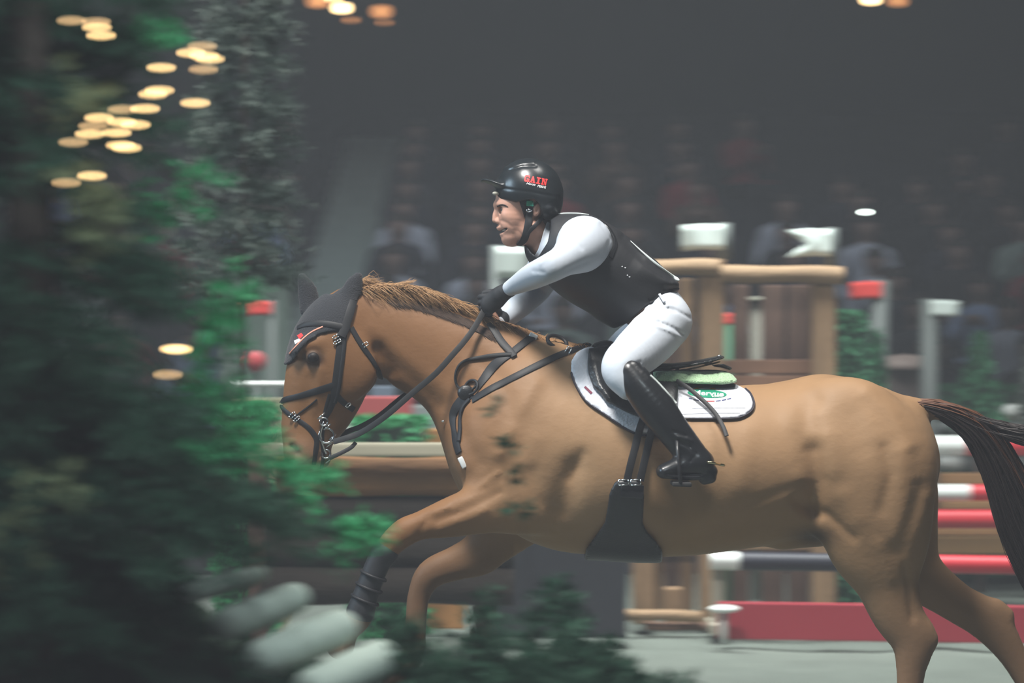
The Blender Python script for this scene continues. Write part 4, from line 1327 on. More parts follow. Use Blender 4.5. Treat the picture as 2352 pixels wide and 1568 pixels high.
Bf.F = np.maximum(Bf.F, cutp)
for pts, r, a in (([(1488, 694), (1520, 702), (1548, 715)], 3, .005), ([(1500, 706), (1540, 703)], 3, -.004), ([(1510, 738), (1545, 752), (1568, 768)], 3.0, .005), ([(1506, 748), (1545, 763), (1566, 776)], 2.5, -.004),
                  ([(1538, 705), (1585, 730)], 3.5, .004), ([(1540, 700), (1500, 760), (1450, 800)], 1.6, .0018), ([(1392, 792), (1430, 778)], 4, .002), ([(1440, 840), (1470, 832)], 4, .003)):
    Bf.groove(pts, r, a, side='near')
Bf.mesh('breeches', M_breech, rider, smooth=1)
# belt and belt loop
P = []
for t in np.linspace(-1.15, 1.15, 19):
    q = W(1521 + 42 * math.cos(t + .35) * .9, 676 + 16 * math.sin(-t) * .4, 0)
strap('belt', [(1490, 690), (1510, 681), (1535, 671), (1556, 666)], 13, Vf, M_leather2, rider, lev=.0, y1=.2)
strap('belt_loop', [(1515, 676), (1520, 684), (1526, 694)], 6, Bf, M_breech, rider, lev=.006, y1=.2)
# --- boots
def boot(s):
    f = grid_px(1370, 1690, 810, 1150, min(s * .26, s * .52), max(s * .26, s * .52), .0042)
    f.chain([(1447, 858, s * .345, 35, 1.0), (1472, 892, s * .362, 40, .95), (1508, 938, s * .375, 43, .9), (1546, 988, s * .385, 38, .9), (1582, 1034, s * .39, 35, .9), (1606, 1060, s * .395, 31, .95)], k=.012, sub=5)
    f.chain([(1612, 1066, s * .395, 27, .95), (1578, 1068, s * .40, 27, .98), (1548, 1076, s * .41, 22, 1.2), (1524, 1082, s * .418, 17, 1.5)], k=.02, sub=4)
    f.chain([(1634, 1082, s * .395, 15, 1.2), (1600, 1094, s * .40, 9, 2.4), (1560, 1094, s * .41, 8, 3.0), (1528, 1090, s * .418, 8, 3.0)], k=.006, sub=3)
    f.chain([(1632, 1096, s * .395, 14, 1.4), (1618, 1100, s * .395, 13, 1.5)], k=.004, sub=1)
    px_, py_ = f.pix((slice(None),) * 3); px_, py_ = np.broadcast_arrays(px_, py_)
    c_ = poly_sd(px_.astype(np.float32), py_.astype(np.float32), [(1416, 905), (1424, 842), (1432, 828), (1444, 826), (1456, 828), (1470, 830), (1474, 842), (1700, 830), (1700, 1160), (1380, 1160), (1380, 905)]) * np.float32(mpp(-.4))
    f.F = np.maximum(f.F, c_)
    for pts, r, a in (([(1545, 990), (1575, 1000)], 4, .004), ([(1555, 1002), (1590, 1012)], 4, -.004), ([(1550, 1012), (1585, 1026)], 4, .004), ([(1575, 1018), (1600, 1042), (1585, 1060)], 3, .003), ([(1530, 1088), (1620, 1090)], 2, .003)):
        f.groove(pts, r, a)
    return f
bn = boot(-1); o = bn.mesh('boot', M_boot, rider, smooth=1); o['label'] = 'tall black leather riding boot'
bfar = boot(1); bfar.mesh('boot', M_boot, rider, smooth=1)
strap('boot_piping', [(1493, 862), (1510, 878), (1532, 902), (1553, 926)], 5, bn, mat('pale_reflective', (.75, .82, .80), rough=.3), rider, lev=-.001, thick=.004, y1=-.2)
# spur
q, ok = bn.hit(1640, 1063, 0, y1=-.2)
mb = MB(); q2, ok = bn.hit(1625, 1061, 0.001, y1=-.2)
mb.tube(crom([q2, W(1640, 1063, -.43), W(1652, 1066, -.40), W(1664, 1068, -.39)], 4), [.0045] * 13, 6)
mb.build('spur', mat('brass', (.75, .68, .42), rough=.25, metal=1.0), rider)
# ------------------------------------------------------------------ spectators
M_sk2 = mat('spectator_skin', (.30, .19, .15), rough=.6)
M_hr2 = mat('spectator_hair', (.05, .035, .028), rough=.7)
M_tr2 = mat('spectator_trousers', (.03, .033, .045), rough=.8)
def spectator_field(pose):
    f = Field(axis_grid(-.42, .42, .024), axis_grid(-.62, .42, .024), axis_grid(0, 1.42, .024))
    c = f.chain
    c([(0, .06, .46, .15, 1), (0, .05, .70, .145, 1), (0, .02, .93, .15, 1)], k=.04, world=True, sub=2)
    c([(-.17, .02, .95, .075, 1), (.17, .02, .95, .075, 1)], k=.06, world=True, sub=1)
    c([(0, .01, 1.02, .058, 1), (0, -.01, 1.12, .06, 1)], k=.03, world=True, sub=1)
    c([(0, -.02, 1.17, .095, 1), (0, .0, 1.235, .105, 1)], k=.03, world=True, sub=1)
    c([(0, -.12, 1.18, .018, 1), (0, -.125, 1.16, .016, 1)], k=.02, world=True, sub=1)
    for s in (-1, 1):
        if pose == 0:
            c([(s * .2, .02, .93, .06, 1), (s * .25, -.06, .70, .05, 1), (s * .12, -.30, .62, .04, 1), (s * .07, -.38, .62, .045, 1)], k=.03, world=True, sub=2)
        elif pose == 1:
            c([(s * .2, .02, .93, .06, 1), (s * .24, -.12, .74, .05, 1), (s * .07, -.30, .88, .04, 1), (s * .04, -.36, .93, .045, 1)], k=.03, world=True, sub=2)
        else:
            c([(s * .2, .02, .93, .06, 1), (s * .27, .0, .68, .05, 1), (s * .16, -.24, .52, .04, 1), (s * .12, -.32, .52, .045, 1)], k=.03, world=True, sub=2)
        c([(s * .10, .02, .50, .09, 1), (s * .12, -.40, .51, .07, 1), (s * .12, -.42, .30, .055, 1), (s * .12, -.40, .07, .045, 1)], k=.04, world=True, sub=2)
        c([(s * .12, -.40, .05, .045, 1), (s * .13, -.53, .04, .04, 1)], k=.03, world=True, sub=1)
    f.F = np.maximum(f.F, -f.zs[None, None, :]).astype(np.float32)
    return f
TOPS = {'dark navy': (.028, .030, .046), 'black': (.022, .022, .026), 'dark grey': (.06, .062, .07), 'white': (.62, .66, .74), 'pale blue': (.36, .46, .66),
        'pale green': (.34, .44, .38), 'red': (.34, .05, .06), 'brown': (.14, .09, .065), 'blue': (.12, .18, .42)}
POSES = []
for pz in range(3):
    f = spectator_field(pz)
    V, Q = surface_net(f.F, f.xs, f.ys, f.zs)
    V = relax(V, Q, 1)
    POSES.append((V, Q))
SPM = {}
def spectator_mesh(pose, top):
    if (pose, top) in SPM: return SPM[pose, top]
    V, Q = POSES[pose]
    o = qmesh('spectator', V, Q, [mat('top_' + top.replace(' ', '_'), TOPS[top], rough=.85), M_sk2, M_hr2, M_tr2])
    C = V[Q].mean(1)
    mi = np.zeros(len(Q), dtype=np.int32)
    head = C[:, 2] > 1.06
    mi[head] = 1
    mi[head & ((C[:, 2] > 1.24) | ((C[:, 1] > .01) & (C[:, 2] > 1.12)))] = 2
    mi[(C[:, 2] < .56) & (C[:, 1] < .25) & (C[:, 2] < .60) & (np.abs(C[:, 0]) < .30) & ~((C[:, 1] < -.26) & (C[:, 2] > .585))] = 3
    hands = (C[:, 1] < -.33) & (C[:, 2] > .60); mi[hands] = 1
    o.data.polygons.foreach_set('material_index', mi)
    me = o.data
    bpy.data.objects.remove(o)
    SPM[pose, top] = me
    return me
rc = np.random.default_rng(21)
ORD = ['first', 'second', 'third', 'fourth', 'fifth', 'sixth', 'seventh', 'eighth', 'ninth', 'tenth', 'eleventh', 'twelfth', 'thirteenth', 'fourteenth']
names_ = list(TOPS); pr_ = np.array([.34, .22, .09, .10, .06, .05, .04, .06, .04]); pr_ /= pr_.sum()
FORCE = {(3, 1, 0): 'white', (3, 1, 1): 'white', (3, 1, 2): 'white', (2, 1, 0): 'pale blue', (1, 1, 2): 'pale green', (2, 1, 3): 'pale green', (2, 1, 4): 'pale blue', (6, 1, 0): 'dark navy'}
for i in range(10):
    y = ROW0 + DROW * i; z = .42 + RISE * i
    d = D + y
    half = (1176 + 90) * d / FPX
    for side in (-1, 1):
        k = 0
        x = AX0 - .36 if side < 0 else AX1 + .36
        while abs(x) < half and k < 14:
            top = FORCE.get((i, side, k), names_[rc.choice(len(names_), p=pr_)])
            if i > 7 and rc.random() < .6 and top in ('white', 'pale blue', 'pale green'): top = 'dark navy'
            skip = rc.random() < (.10 if i < 7 else .35)
            if not skip:
                o = bpy.data.objects.new('spectator', spectator_mesh(int(rc.integers(3)), top)); COL.objects.link(o)
                o.location = (x + rc.normal(0, .012), y + .12, z + .002)
                o.rotation_euler = (0, 0, rc.normal(0, .15))
                sc = rc.uniform(.92, 1.0); o.scale = (sc, sc, sc)
                where = 'towards the trees' if side < 0 else 'behind the rider'
                props(o, f'spectator in a {top} top, {ORD[k]} from the aisle {where}, {ORD[i]} row', 'person', f'spectators seated in the dark grandstand, {top} tops')
            x += side * (.66 + rc.uniform(0, .06)); k += 1

# ------------------------------------------------------------------ hall lamps in the dark upper part
M_warm = mat('warm_lamp_glow', (1, .8, .5), emit=((1.0, .70, .34), 9.0))
M_warm2 = mat('dim_amber_glow', (1, .5, .2), emit=((1.0, .42, .15), 1.4))
M_cool = mat('phone_glow', (.9, 1, .95), emit=((.85, 1.0, .93), 16.0))
M_black = mat('black_metal', (.02, .02, .022), rough=.5)
def wall_lamp(px, py, Y, r, m, label, drop):
    c = W(px, py, Y)
    e = empty('hanging_lamp', c, label, 'lamp', 'hanging lamps high above the stands')
    MB().lathe(c, [(r * .6, -r * .9), (r, -r * .3), (r, r * .3), (r * .6, r * .9)], 12).build('bulb', m, e)
    MB().lathe(c + np.array([0, 0, r * .9]), [(r * 1.5, -r * .1), (r * .9, r * .8), (r * .2, r * 1.1)], 12).build('shade', M_black, e)
    MB().tube(np.array([c + [0, 0, r * 1.8], [c[0], c[1], 12.2]]), .008, 6).build('cord', M_black, e)
for a in ((785, 18, 16, .055, M_warm, 'bright warm hanging lamp nearest the tree, lit amber', 0), (806, 46, 17, .030, M_warm2, 'small amber lamp hanging below the brightest one', 0), (770, -4, 17, .04, M_warm, 'warm lamp cut by the top edge above the tree side lamps', 0),
          (730, 2, 17, .075, M_warm2, 'dim orange lamp at the top edge beside the tree', 0), (876, 26, 17, .07, M_warm2, 'dim amber lamp hanging apart behind the rider helmet side', 0), (883, 52, 17.5, .026, M_warm2, 'tiny amber lamp under the dim lamp', 0),
          (2000, -2, 16, .055, M_warm, 'warm lamp cut by the top edge above the timber frame', 0), (2062, 2, 17, .06, M_warm2, 'dim orange lamp at the top edge above the hedge', 0)):
    wall_lamp(*a)
c = W(1988, 487, 11.5)
ph = empty('phone', c, 'phone with a bright white torch held up in the dark stand', 'phone')
MB().box(c + np.array([0, .012, 0]), (.075, .010, .15), bev=.004).build('phone_body', M_black, ph)
MB().ball(c + np.array([0, .003, 0]), (.022, .006, .014)).build('torch', M_cool, ph)

# ------------------------------------------------------------------ the fences behind the horse
M_redw = mat('red_paint', (.62, .035, .05), rough=.45, var=.08, vscale=6)
M_whitew = mat('white_paint', (.80, .84, .82), rough=.45)
M_navy = mat('navy_paint', (.022, .024, .038), rough=.5)
M_greyw = mat('grey_paint', (.24, .27, .27), rough=.5)
M_brown = mat('brown_board', (.36, .19, .08), rough=.6, var=.2, vscale=5, stretch=(.4, 3, 6), bump=.2, bscale=30)
M_timber = mat('rustic_timber', (.29, .18, .098), rough=.75, var=.35, vscale=7, stretch=(3, 3, .5), bump=.6, bscale=30)
M_timberx = mat('rustic_log', (.34, .22, .125), rough=.75, var=.4, vscale=7, stretch=(.5, 3, 4), bump=.6, bscale=30)
M_dtimber = mat('dark_timber', (.13, .075, .055), rough=.8, var=.4, vscale=6, stretch=(3, 3, .4), bump=.5, bscale=30)
M_foot = mat('dark_foot', (.05, .05, .055), rough=.6)

def pole(px0, px1, py0, py1, dpx, Y, bands, label, name='jump_pole', group=None, end_y=None):
    """round jump pole across the picture; bands = [(until px, material), ...]"""
    a = W(px0, py0, Y); b = W(px1, py1, Y if end_y is None else end_y)
    n = 12; r = dpx * mpp(Y) / 2
    xs = [px0] + [q[0] for q in bands[:-1]] + [px1]
    V = []; F = []; mi = []
    rings = []
    for i, x in enumerate(xs):
        t = (x - px0) / (px1 - px0)
        rings.append(a + (b - a) * t)
    mids = []
    for i in range(len(rings) - 1):
        mids += [(rings[i], i), (rings[i + 1], i)]
    for p, i in mids:
        for k in range(n):
            th = 2 * math.pi * k / n
            V.append(p + np.array([0, math.cos(th) * r, math.sin(th) * r]))
    for i in range(len(rings) - 1):
        o = 2 * i * n
        for k in range(n):
            k2 = (k + 1) % n
            F.append((o + k, o + k2, o + n + k2, o + n + k)); mi.append(i)
    F.append(tuple(range(n - 1, -1, -1))); mi.append(0)
    F.append(tuple(2 * (len(rings) - 1) * n - n + k for k in range(n))); mi.append(len(rings) - 2)
    ms = []
    for _, m in bands:
        if m not in ms: ms.append(m)
    o = pmesh(name, V, F, ms)
    # weld the rings so that the pole is one piece
    bm = bmesh.new(); bm.from_mesh(o.data)
    for f, i in zip(bm.faces, mi): f.material_index = ms.index(bands[i][1])
    bmesh.ops.remove_doubles(bm, verts=bm.verts, dist=1e-5)
    bmesh.ops.recalc_face_normals(bm, faces=bm.faces)
    bm.to_mesh(o.data); bm.free(); autosmooth(o, 50)
    return props(o, label, 'pole', group)
def board(px0, px1, py0, py1, Y, th, m, label, name='jump_plank', cat='plank', group=None, tilt=0.0, parent=None):
    a = W(px0, py1, Y); b = W(px1, py0, Y)
    mb = MB(); mb.box(((a[0] + b[0]) / 2, Y, (a[2] + b[2]) / 2), (b[0] - a[0], th, b[2] - a[2]), bev=min(.012, th * .2), rz=tilt)
    o = mb.build(name, m, parent, False)
    return props(o, label, cat, group) if label else o
R_ = 2760
G1 = 'poles and planks of the red and white fence'
YF = 6.4
pole(1990, R_, 946, 946, 36, YF + 1.2, [(2100, M_whitew), (2242, M_navy), (2346, M_whitew), (2480, M_redw), (2620, M_whitew), (R_, M_redw)], 'top pole of the fence behind the tail, navy and white bands', group=G1)
pole(1990, R_, 983, 983, 28, YF + 1.6, [(2190, M_greyw), (2215, M_whitew), (R_, M_greyw)], 'slim grey pole under the navy and white top pole', group=G1)
pole(1990, R_, 1023, 1023, 46, YF + .2, [(2216, M_whitew), (2400, M_redw), (2560, M_whitew), (R_, M_redw)], 'second pole from the top, white turning red behind the tail', group=G1)
pole(1990, R_, 1064, 1064, 34, YF + 1.2, [(2206, M_whitew), (R_, M_greyw)], 'pale grey pole between the two white and red poles', group=G1)
board(1990, R_, 1086, 1112, YF + .9, .04, M_brown, 'narrow brown plank above the lower white and red pole', group=G1)
pole(1990, R_, 1131, 1131, 38, YF + .1, [(2226, M_whitew), (2330, M_redw), (2480, M_whitew), (R_, M_redw)], 'lower white pole turning red behind the tail', group=G1)
board(1990, R_, 1150, 1169, YF + .9, .04, M_brown, 'thin brown plank just above the full red pole', group=G1)
pole(1990, R_, 1191, 1191, 45, YF + .1, [(2420, M_redw), (2560, M_whitew), (R_, M_redw)], 'plain red pole in the middle of the fence', group=G1)
board(1990, R_, 1212, 1230, YF + .6, .04, M_brown, 'thin brown plank resting on the wide ochre plank', group=G1)
board(1990, R_, 1232, 1272, YF + .5, .04, mat('ochre_board', (.42, .24, .10), rough=.55, var=.1, vscale=4), 'wide ochre plank above the lowest pole', group=G1)
pole(1632, R_, 1287, 1304, 42, 5.22, [(1697, M_whitew), (2080, M_navy), (2338, M_redw), (2500, M_navy), (R_, M_redw)], 'lowest pole seen under the belly, white, navy and red', group=G1)
# the stand that carries the poles on the belly side, and the one outside the frame
def stand(px, Y, top, label, m, w=26, foot=True):
    base = W(px, CY + CAMZ / mpp(Y), Y); t = W(px, top, Y)
    e = empty('jump_stand', (base[0], Y, 0), label, 'jump stand', 'stands that carry the poles')
    ww = w * mpp(Y)
    MB().box((base[0], Y, t[2] / 2 + .03), (ww, ww, t[2] - .06), bev=.006).build('post', m, e, False)
    MB().box((base[0], Y, .03), (.10, .34, .06), bev=.008).build('foot', m, e, False)
    MB().box((base[0] + .02, Y - ww / 2 - .02, W(px, 1300, Y)[2]), (.05, .05, .03), bev=.006).build('cup', M_foot, e, False)
    return e
stand(1648, 5.30, 1225, 'pale wooden jump stand beneath the belly of the horse', mat('pale_timber', (.45, .42, .34), rough=.7), 26)
stand(2640, YF + .6, 880, 'white jump stand at the far end of the red and white fence', M_whitew, 30)
stand(1950, YF + .75, 930, 'grey jump stand behind the hindquarters of the horse', M_greyw, 26)
# red plank lying along the ground in front
a = W(1648, 1398, 4.95); b = W(2700, 1412, 4.65)
mb = MB(); L_ = np.linalg.norm(b - a); c = (a + b) / 2
hh = 84 * mpp(5.1)
mb.box((c[0], c[1], hh / 2 + .004), (L_, .05, hh), bev=.008, rz=math.atan2(b[1] - a[1], b[0] - a[0]))
props(mb.build('red_plank', mat('dull_red_paint', (.42, .04, .06), rough=.5, var=.08, vscale=3), None, False), 'long flat red plank standing on the sand under the horse', 'plank')
mb = MB(); q = W(1663, 1398, 4.75); mb.ball((q[0], q[1], q[2]), (.085, .06, .022)).tube(np.array([[q[0], q[1] + .02, q[2]], [q[0], q[1] + .02, .0]]), .02, 8)
props(mb.build('ground_marker', M_whitew), 'white rounded marker at the end of the long red plank', 'marker')

board(1090, 1438, 1196, 1463, 5.05, .08, mat('dark_panel_paint', (.025, .027, .036), rough=.7), 'dark panel standing on the sand behind the forelegs of the horse', name='dark_panel', cat='panel')
# rustic timber frame with flags
YT = 5.7
tf = empty('timber_frame', (W(1750, 900, YT)[0], YT, 0), 'rustic brown timber frame of posts and logs behind the rider', 'frame')
def post(px, top, w, Y, m, name='post', parent=tf, sq=True):
    x = W(px, 0, Y)[0]; t = W(0, top, Y)[2]; ww = w * mpp(Y)
    return MB().box((x, Y, t / 2), (ww, ww, t), bev=.012).build(name, m, parent, False)
post(1634, 597, 56, YT, M_timber); post(1890, 612, 52, YT, M_timber); post(1478, 597, 50, YT, M_timber)
def log(px0, py0, px1, py1, dpx, Y, m, name='log', parent=tf, wob=.0):
    P = np.array([W(px0 + (px1 - px0) * t, py0 + (py1 - py0) * t + math.sin(t * 7) * 1.5, Y) for t in np.linspace(0, 1, 9)])
    R = dpx * mpp(Y) / 2 * (1 + .06 * np.sin(np.linspace(0, 9, 9)))
    return autosmooth(MB().tube(P, R, 12).build(name, m, parent), 50)
log(1440, 615, 1650, 613, 38, YT - .07, M_timberx); log(1655, 628, 1935, 632, 40, YT - .07, M_timberx)
for k, x in enumerate((1508, 1543, 1577)):
    board(x - 16, x + 16, 640 + 4 * (k % 2), 1400, YT + .10, .03, M_timber if k != 1 else M_dtimber, None, name='slat', parent=tf)
for k, (x, w, m) in enumerate(((1700, 40, M_dtimber), (1775, 52, M_dtimber), (1834, 50, M_dtimber))):
    board(x - w / 2, x + w / 2, 655, 1395, YT + .14, .03, m, None, name='slat', parent=tf)
for k, (y0_, y1_) in enumerate(((826, 858), (862, 900))):
    board(1665, 1880, y0_, y1_, YT + .05, .03, mat('reddish_board', (.27, .14, .085), rough=.7, var=.3, vscale=6), None, name='cross_board', parent=tf)
board(1665, 1870, 1230, 1262, YT + .05, .03, M_timber, None, name='cross_board', parent=tf)
board(1500, 1620, 1240, 1275, YT + .05, .03, M_timber, None, name='cross_board', parent=tf)
log(1392, 1409, 1610, 1416, 26, YT - .35, M_timberx, name='ground_rail'); log(1480, 1436, 1668, 1441, 20, YT - .3, mat('reddish_log', (.22, .12, .08), rough=.8, var=.3), name='ground_rail')
mb = MB(); q = W(1545, 1380, YT - .1); mb.box((q[0], YT - .12, q[2] - .02), (.1, .1, .2), bev=.01); mb.build('block', M_timber, tf, False)

M_flag = mat('white_flag_cloth', (.72, .82, .78), rough=.8)
M_flagr = mat('red_flag_cloth', (.78, .06, .05), rough=.7)
M_fpole = mat('grey_flag_pole', (.13, .15, .145), rough=.6)
def flag(px, py, w, h, Y, m, label, foot, swallow=False, dirn=-1, wave=.02, pw=18, lean=0.0):
    """flag on a pole; px, py = top of the hoist; flies towards dirn"""
    c = W(px, py, Y); s = mpp(Y)
    fz = W(0, foot, Y)[2] if foot else 0.0
    e = empty('flag', (c[0], Y, fz), label, 'flag', 'course flags on poles')
    MB().tube(np.array([[c[0] + lean, Y, fz], [c[0], Y, c[2] + .01]]), pw * s / 2, 8).build('flag_pole', M_fpole, e)
    n = 9; V = []; F = []
    for i in range(n):
        t = i / (n - 1)
        for j in range(5):
            u = j / 4
            ln = w * s * t * (1 - (.42 * (1 - abs(2 * u - 1)) if swallow else 0))
            V.append((c[0] + dirn * ln, Y - pw * s * .5 - .004 + wave * math.sin(t * 6 + u) * t, c[2] - u * h * s + .006 * math.sin(t * 5) * t))
    for i in range(n - 1):
        for j in range(4):
            F.append((i * 5 + j, i * 5 + j + 1, (i + 1) * 5 + j + 1, (i + 1) * 5 + j))
    o = pmesh('flag_cloth', V, F, m, e)
    so = o.modifiers.new('thick', 'SOLIDIFY'); so.thickness = .004
    return e
flag(1662, 516, 98, 58, YT + .05, M_flag, 'white flag on the first post of the timber frame behind the rider', 597, wave=.04, pw=36)
flag(1908, 527, 104, 62, YT + .05, M_flag, 'white swallow-tailed flag above the timber frame', 612, swallow=True, pw=34)
flag(1140, 567, 72, 72, 5.4, M_flag, 'white flag standing between the reins hand and the rider chin', None, dirn=1, pw=26)
flag(2022, 647, 72, 40, 6.9, M_flagr, 'bright red flag on a leaning pole beside the timber frame', None, pw=44, lean=-.06)
flag(2134, 690, 66, 36, 7.2, M_flag, 'small white flag on a grey pole behind the croup', None, dirn=1, pw=40)
flag(1658, 720, 52, 26, 6.6, M_flagr, 'dull red flag on a pole seen through the timber frame', None, dirn=1, pw=20)
flag(625, 692, 70, 32, 7.0, M_flagr, 'red flag beside the ears of the horse', None, pw=18)
# grey pillar with a pale cap seen through the frame
q = W(1744, 690, 7.0)
gp = empty('grey_pillar', (q[0], 7.0, 0), 'grey pillar with a pale flat cap seen through the timber frame', 'pillar')
MB().lathe((q[0], 7.0, 0), [(.055, 0), (.055, q[2])], 14).build('shaft', mat('pillar_grey', (.25, .24, .2), rough=.7), gp)
MB().lathe((q[0], 7.0, q[2]), [(.09, 0), (.10, .01), (.09, .02)], 16).build('cap', mat('pillar_cap', (.6, .6, .5), rough=.6), gp)
q = W(1672, 745, 6.9)
props(MB().tube(np.array([[q[0], 6.9, 0], [q[0], 6.9, q[2]]]), .03, 8).build('green_post', mat('green_post_paint', (.05, .25, .13), rough=.6)), 'green post beside the grey pillar seen through the timber frame', 'post')

# brown wall block, far side
q = W(2078, 820, 7.6)
bw = empty('brown_wall_block', (q[0], 7.6, 0), 'brown wall block with a rounded top behind the croup', 'fence block')
MB().box((q[0], 7.6, q[2] / 2 - .02), (.30, .3, q[2] - .04), bev=.02).build('block', mat('block_brown', (.10, .078, .072), rough=.8), bw, False)
MB().lathe((q[0], 7.6, q[2] - .08), [(.22, 0), (.2, .05), (.12, .085), (.02, .1)], 16).build('coping', mat('coping_brown', (.28, .22, .2), rough=.7), bw)

# ------------------------------------------------------------------ leaves and needles
def needle_mesh(name, twigs, per, ln, wd, m, parent, seed=0, twig_r=.0016, twig_m=None, spread=.9):
    """twigs rows: x y z dx dy dz length"""
    r = np.random.default_rng(seed)
    T = np.repeat(np.asarray(twigs, float), per, axis=0)
    n = len(T)
    t = r.random(n)
    d = T[:, 3:6] / (np.linalg.norm(T[:, 3:6], axis=1)[:, None] + 1e-9)
    p = T[:, :3] + d * (T[:, 6] * t)[:, None]
    rnd = r.normal(size=(n, 3)); rnd -= d * (rnd * d).sum(1)[:, None]; rnd /= np.linalg.norm(rnd, axis=1)[:, None] + 1e-9
    nd = d * .55 + rnd * spread; nd /= np.linalg.norm(nd, axis=1)[:, None]
    L = ln * r.uniform(.6, 1.2, n)
    wv_ = np.cross(nd, r.normal(size=(n, 3))); wv_ /= np.linalg.norm(wv_, axis=1)[:, None] + 1e-9
    w = wd * r.uniform(.7, 1.2, n)
    V = np.stack([p, p + nd * (L * .45)[:, None] + wv_ * w[:, None], p + nd * L[:, None], p + nd * (L * .45)[:, None] - wv_ * w[:, None]], 1).reshape(-1, 3)
    Q = np.arange(4 * n).reshape(-1, 4)
    o = qmesh(name, V, Q, m, parent)
    o['kind'] = 'stuff'
    return o
def hedge_box(px0, px1, py0, py1, Y, depth, m, label, name='clipped_hedge', n=900, foot=True, dark=None):
    a = W(px0, py1, Y); b = W(px1, py0, Y)
    z0 = 0 if foot else a[2]
    e = empty(name, ((a[0] + b[0]) / 2, Y, z0), label, 'hedge')
    MB().box(((a[0] + b[0]) / 2, Y, (z0 + b[2]) / 2), (b[0] - a[0] - .03, depth - .03, b[2] - z0 - .02), bev=.02).build('core', mat('hedge_core', (.02, .05, .03), rough=.9), e, False)
    r = np.random.default_rng(int(px0))
    P = np.column_stack([r.uniform(a[0], b[0], n), Y + r.uniform(-depth / 2, depth / 2, n), r.uniform(z0, b[2], n)])
    f = r.integers(0, 3, n)
    P[f == 0, 1] = Y - depth / 2; P[f == 1, 2] = b[2] - .01
    P[f == 2, 0] = np.where(r.random((f == 2).sum()) < .5, a[0], b[0])
    dr = r.normal(0, .6, (n, 3)); dr[f == 0, 1] -= 1; dr[f == 1, 2] += 1
    needle_mesh('foliage', np.column_stack([P, dr, np.full(n, .05)]), 6, .04, .009, m, e, seed=int(px1))
    return e
M_lg = mat('hedge_green', (.035, .19, .085), rough=.7, var=.4, vscale=20)
M_bg = mat('bright_green_leaf', (.04, .36, .13), rough=.6, var=.35, vscale=25)
M_dg = mat('fir_needle', (.022, .085, .045), rough=.7, var=.5, vscale=14)
M_pg = mat('pale_frosted_needle', (.17, .21, .18), rough=.8, var=.3, vscale=14)
def conifer(px, top, Y, h, r, label, m, n=420, name='small_conifer'):
    c = W(px, top, Y)
    e = empty(name, (c[0], Y, 0), label, 'shrub')
    MB().tube(np.array([[c[0], Y, 0], [c[0], Y, c[2] - .05]]), [.03, .008], 8).build('stem', M_dtimber, e)
    rr = np.random.default_rng(int(px))
    tw = []
    for i in range(n):
        t = rr.random() ** .8
        z = c[2] - t * h
        az = rr.uniform(0, 2 * math.pi); R = r * (.12 + .88 * t) * rr.uniform(.35, .8)
        tw.append((c[0] + math.cos(az) * R * .4, Y + math.sin(az) * R * .4, z, math.cos(az), math.sin(az), rr.uniform(-.2, .4), R))
    needle_mesh('foliage', tw, 14, .05, .008, m, e, seed=int(px))
    return e
hedge_box(1914, 1972, 733, 1000, 6.3, .16, M_lg, 'narrow clipped green column beside the leaning red flag pole', name='hedge_column')
mb = MB(); q = W(1942, 733, 6.3); mb.lathe((q[0], 6.3, q[2] + .004), [(.08, 0), (.09, .008), (.08, .016)], 14)
props(mb.build('column_cap', mat('pale_green_cap', (.55, .72, .6), rough=.6)), 'pale round cap on the narrow green column', 'cap')
conifer(2250, 765, 7.4, .62, .20, 'small dark green conifer behind the tail of the horse', M_lg)
hedge_box(2110, 2720, 896, 926, 8.6, .5, M_lg, 'long low dark green hedge behind the red and white fence', name='low_hedge', n=1600)
conifer(2012, 760, 6.7, .55, .09, 'slim green shrub growing against the leaning red flag pole', M_lg, n=160)
conifer(2372, 800, 7.45, .5, .12, 'grey-green bush at the edge of the frame behind the tail', M_pg, n=220)

# ------------------------------------------------------------------ fences before the horse's head
YL = 3.4
lt = empty('log_fence', (W(830, 0, YL)[0], YL, 0), 'rustic log fence with a flat pale top rail beyond the muzzle of the horse', 'fence')
board(552, 1180, 1017, 1046, YL - .16, .14, mat('pale_split_rail', (.60, .56, .42), rough=.7, var=.2, vscale=5, stretch=(.3, 4, 4)), None, name='top_rail', parent=lt)
log(640, 1092, 1200, 1098, 92, YL, mat('lit_bark_log', (.34, .165, .07), rough=.85, var=1.0, vscale=2.2, stretch=(.8, 2.5, 2.5), bump=.8, bscale=14), name='log', parent=lt)  # brighter orange log, the light on its top put into the colour
log(620, 1172, 1190, 1186, 84, YL + .02, mat('dark_bark_log', (.032, .025, .020), rough=.9, var=.6, vscale=4, stretch=(.8, 2.5, 2.5), bump=.8, bscale=14), name='log', parent=lt)
log(610, 1255, 1180, 1262, 84, YL + .02, mat('dark_bark_log', (.13, .085, .055)), name='log', parent=lt)
log(600, 1340, 1180, 1344, 90, YL + .02, mat('dark_bark_log', (.13, .085, .055)), name='log', parent=lt)
for x in (590, 1110):
    q = W(x, 0, YL + .12)[0]; t = W(0, 1040, YL)[2]
    MB().box((q, YL + .14, t / 2), (.1, .1, t), bev=.012).build('post', M_dtimber, lt, False)
board(505, 668, 612, 1300, 8.75, .06, mat('grey_green_panel', (.30, .40, .35), rough=.8, var=.25, vscale=3), 'pale grey-green gate panel at the foot of the aisle behind the horse ears', name='gate_panel', cat='panel')
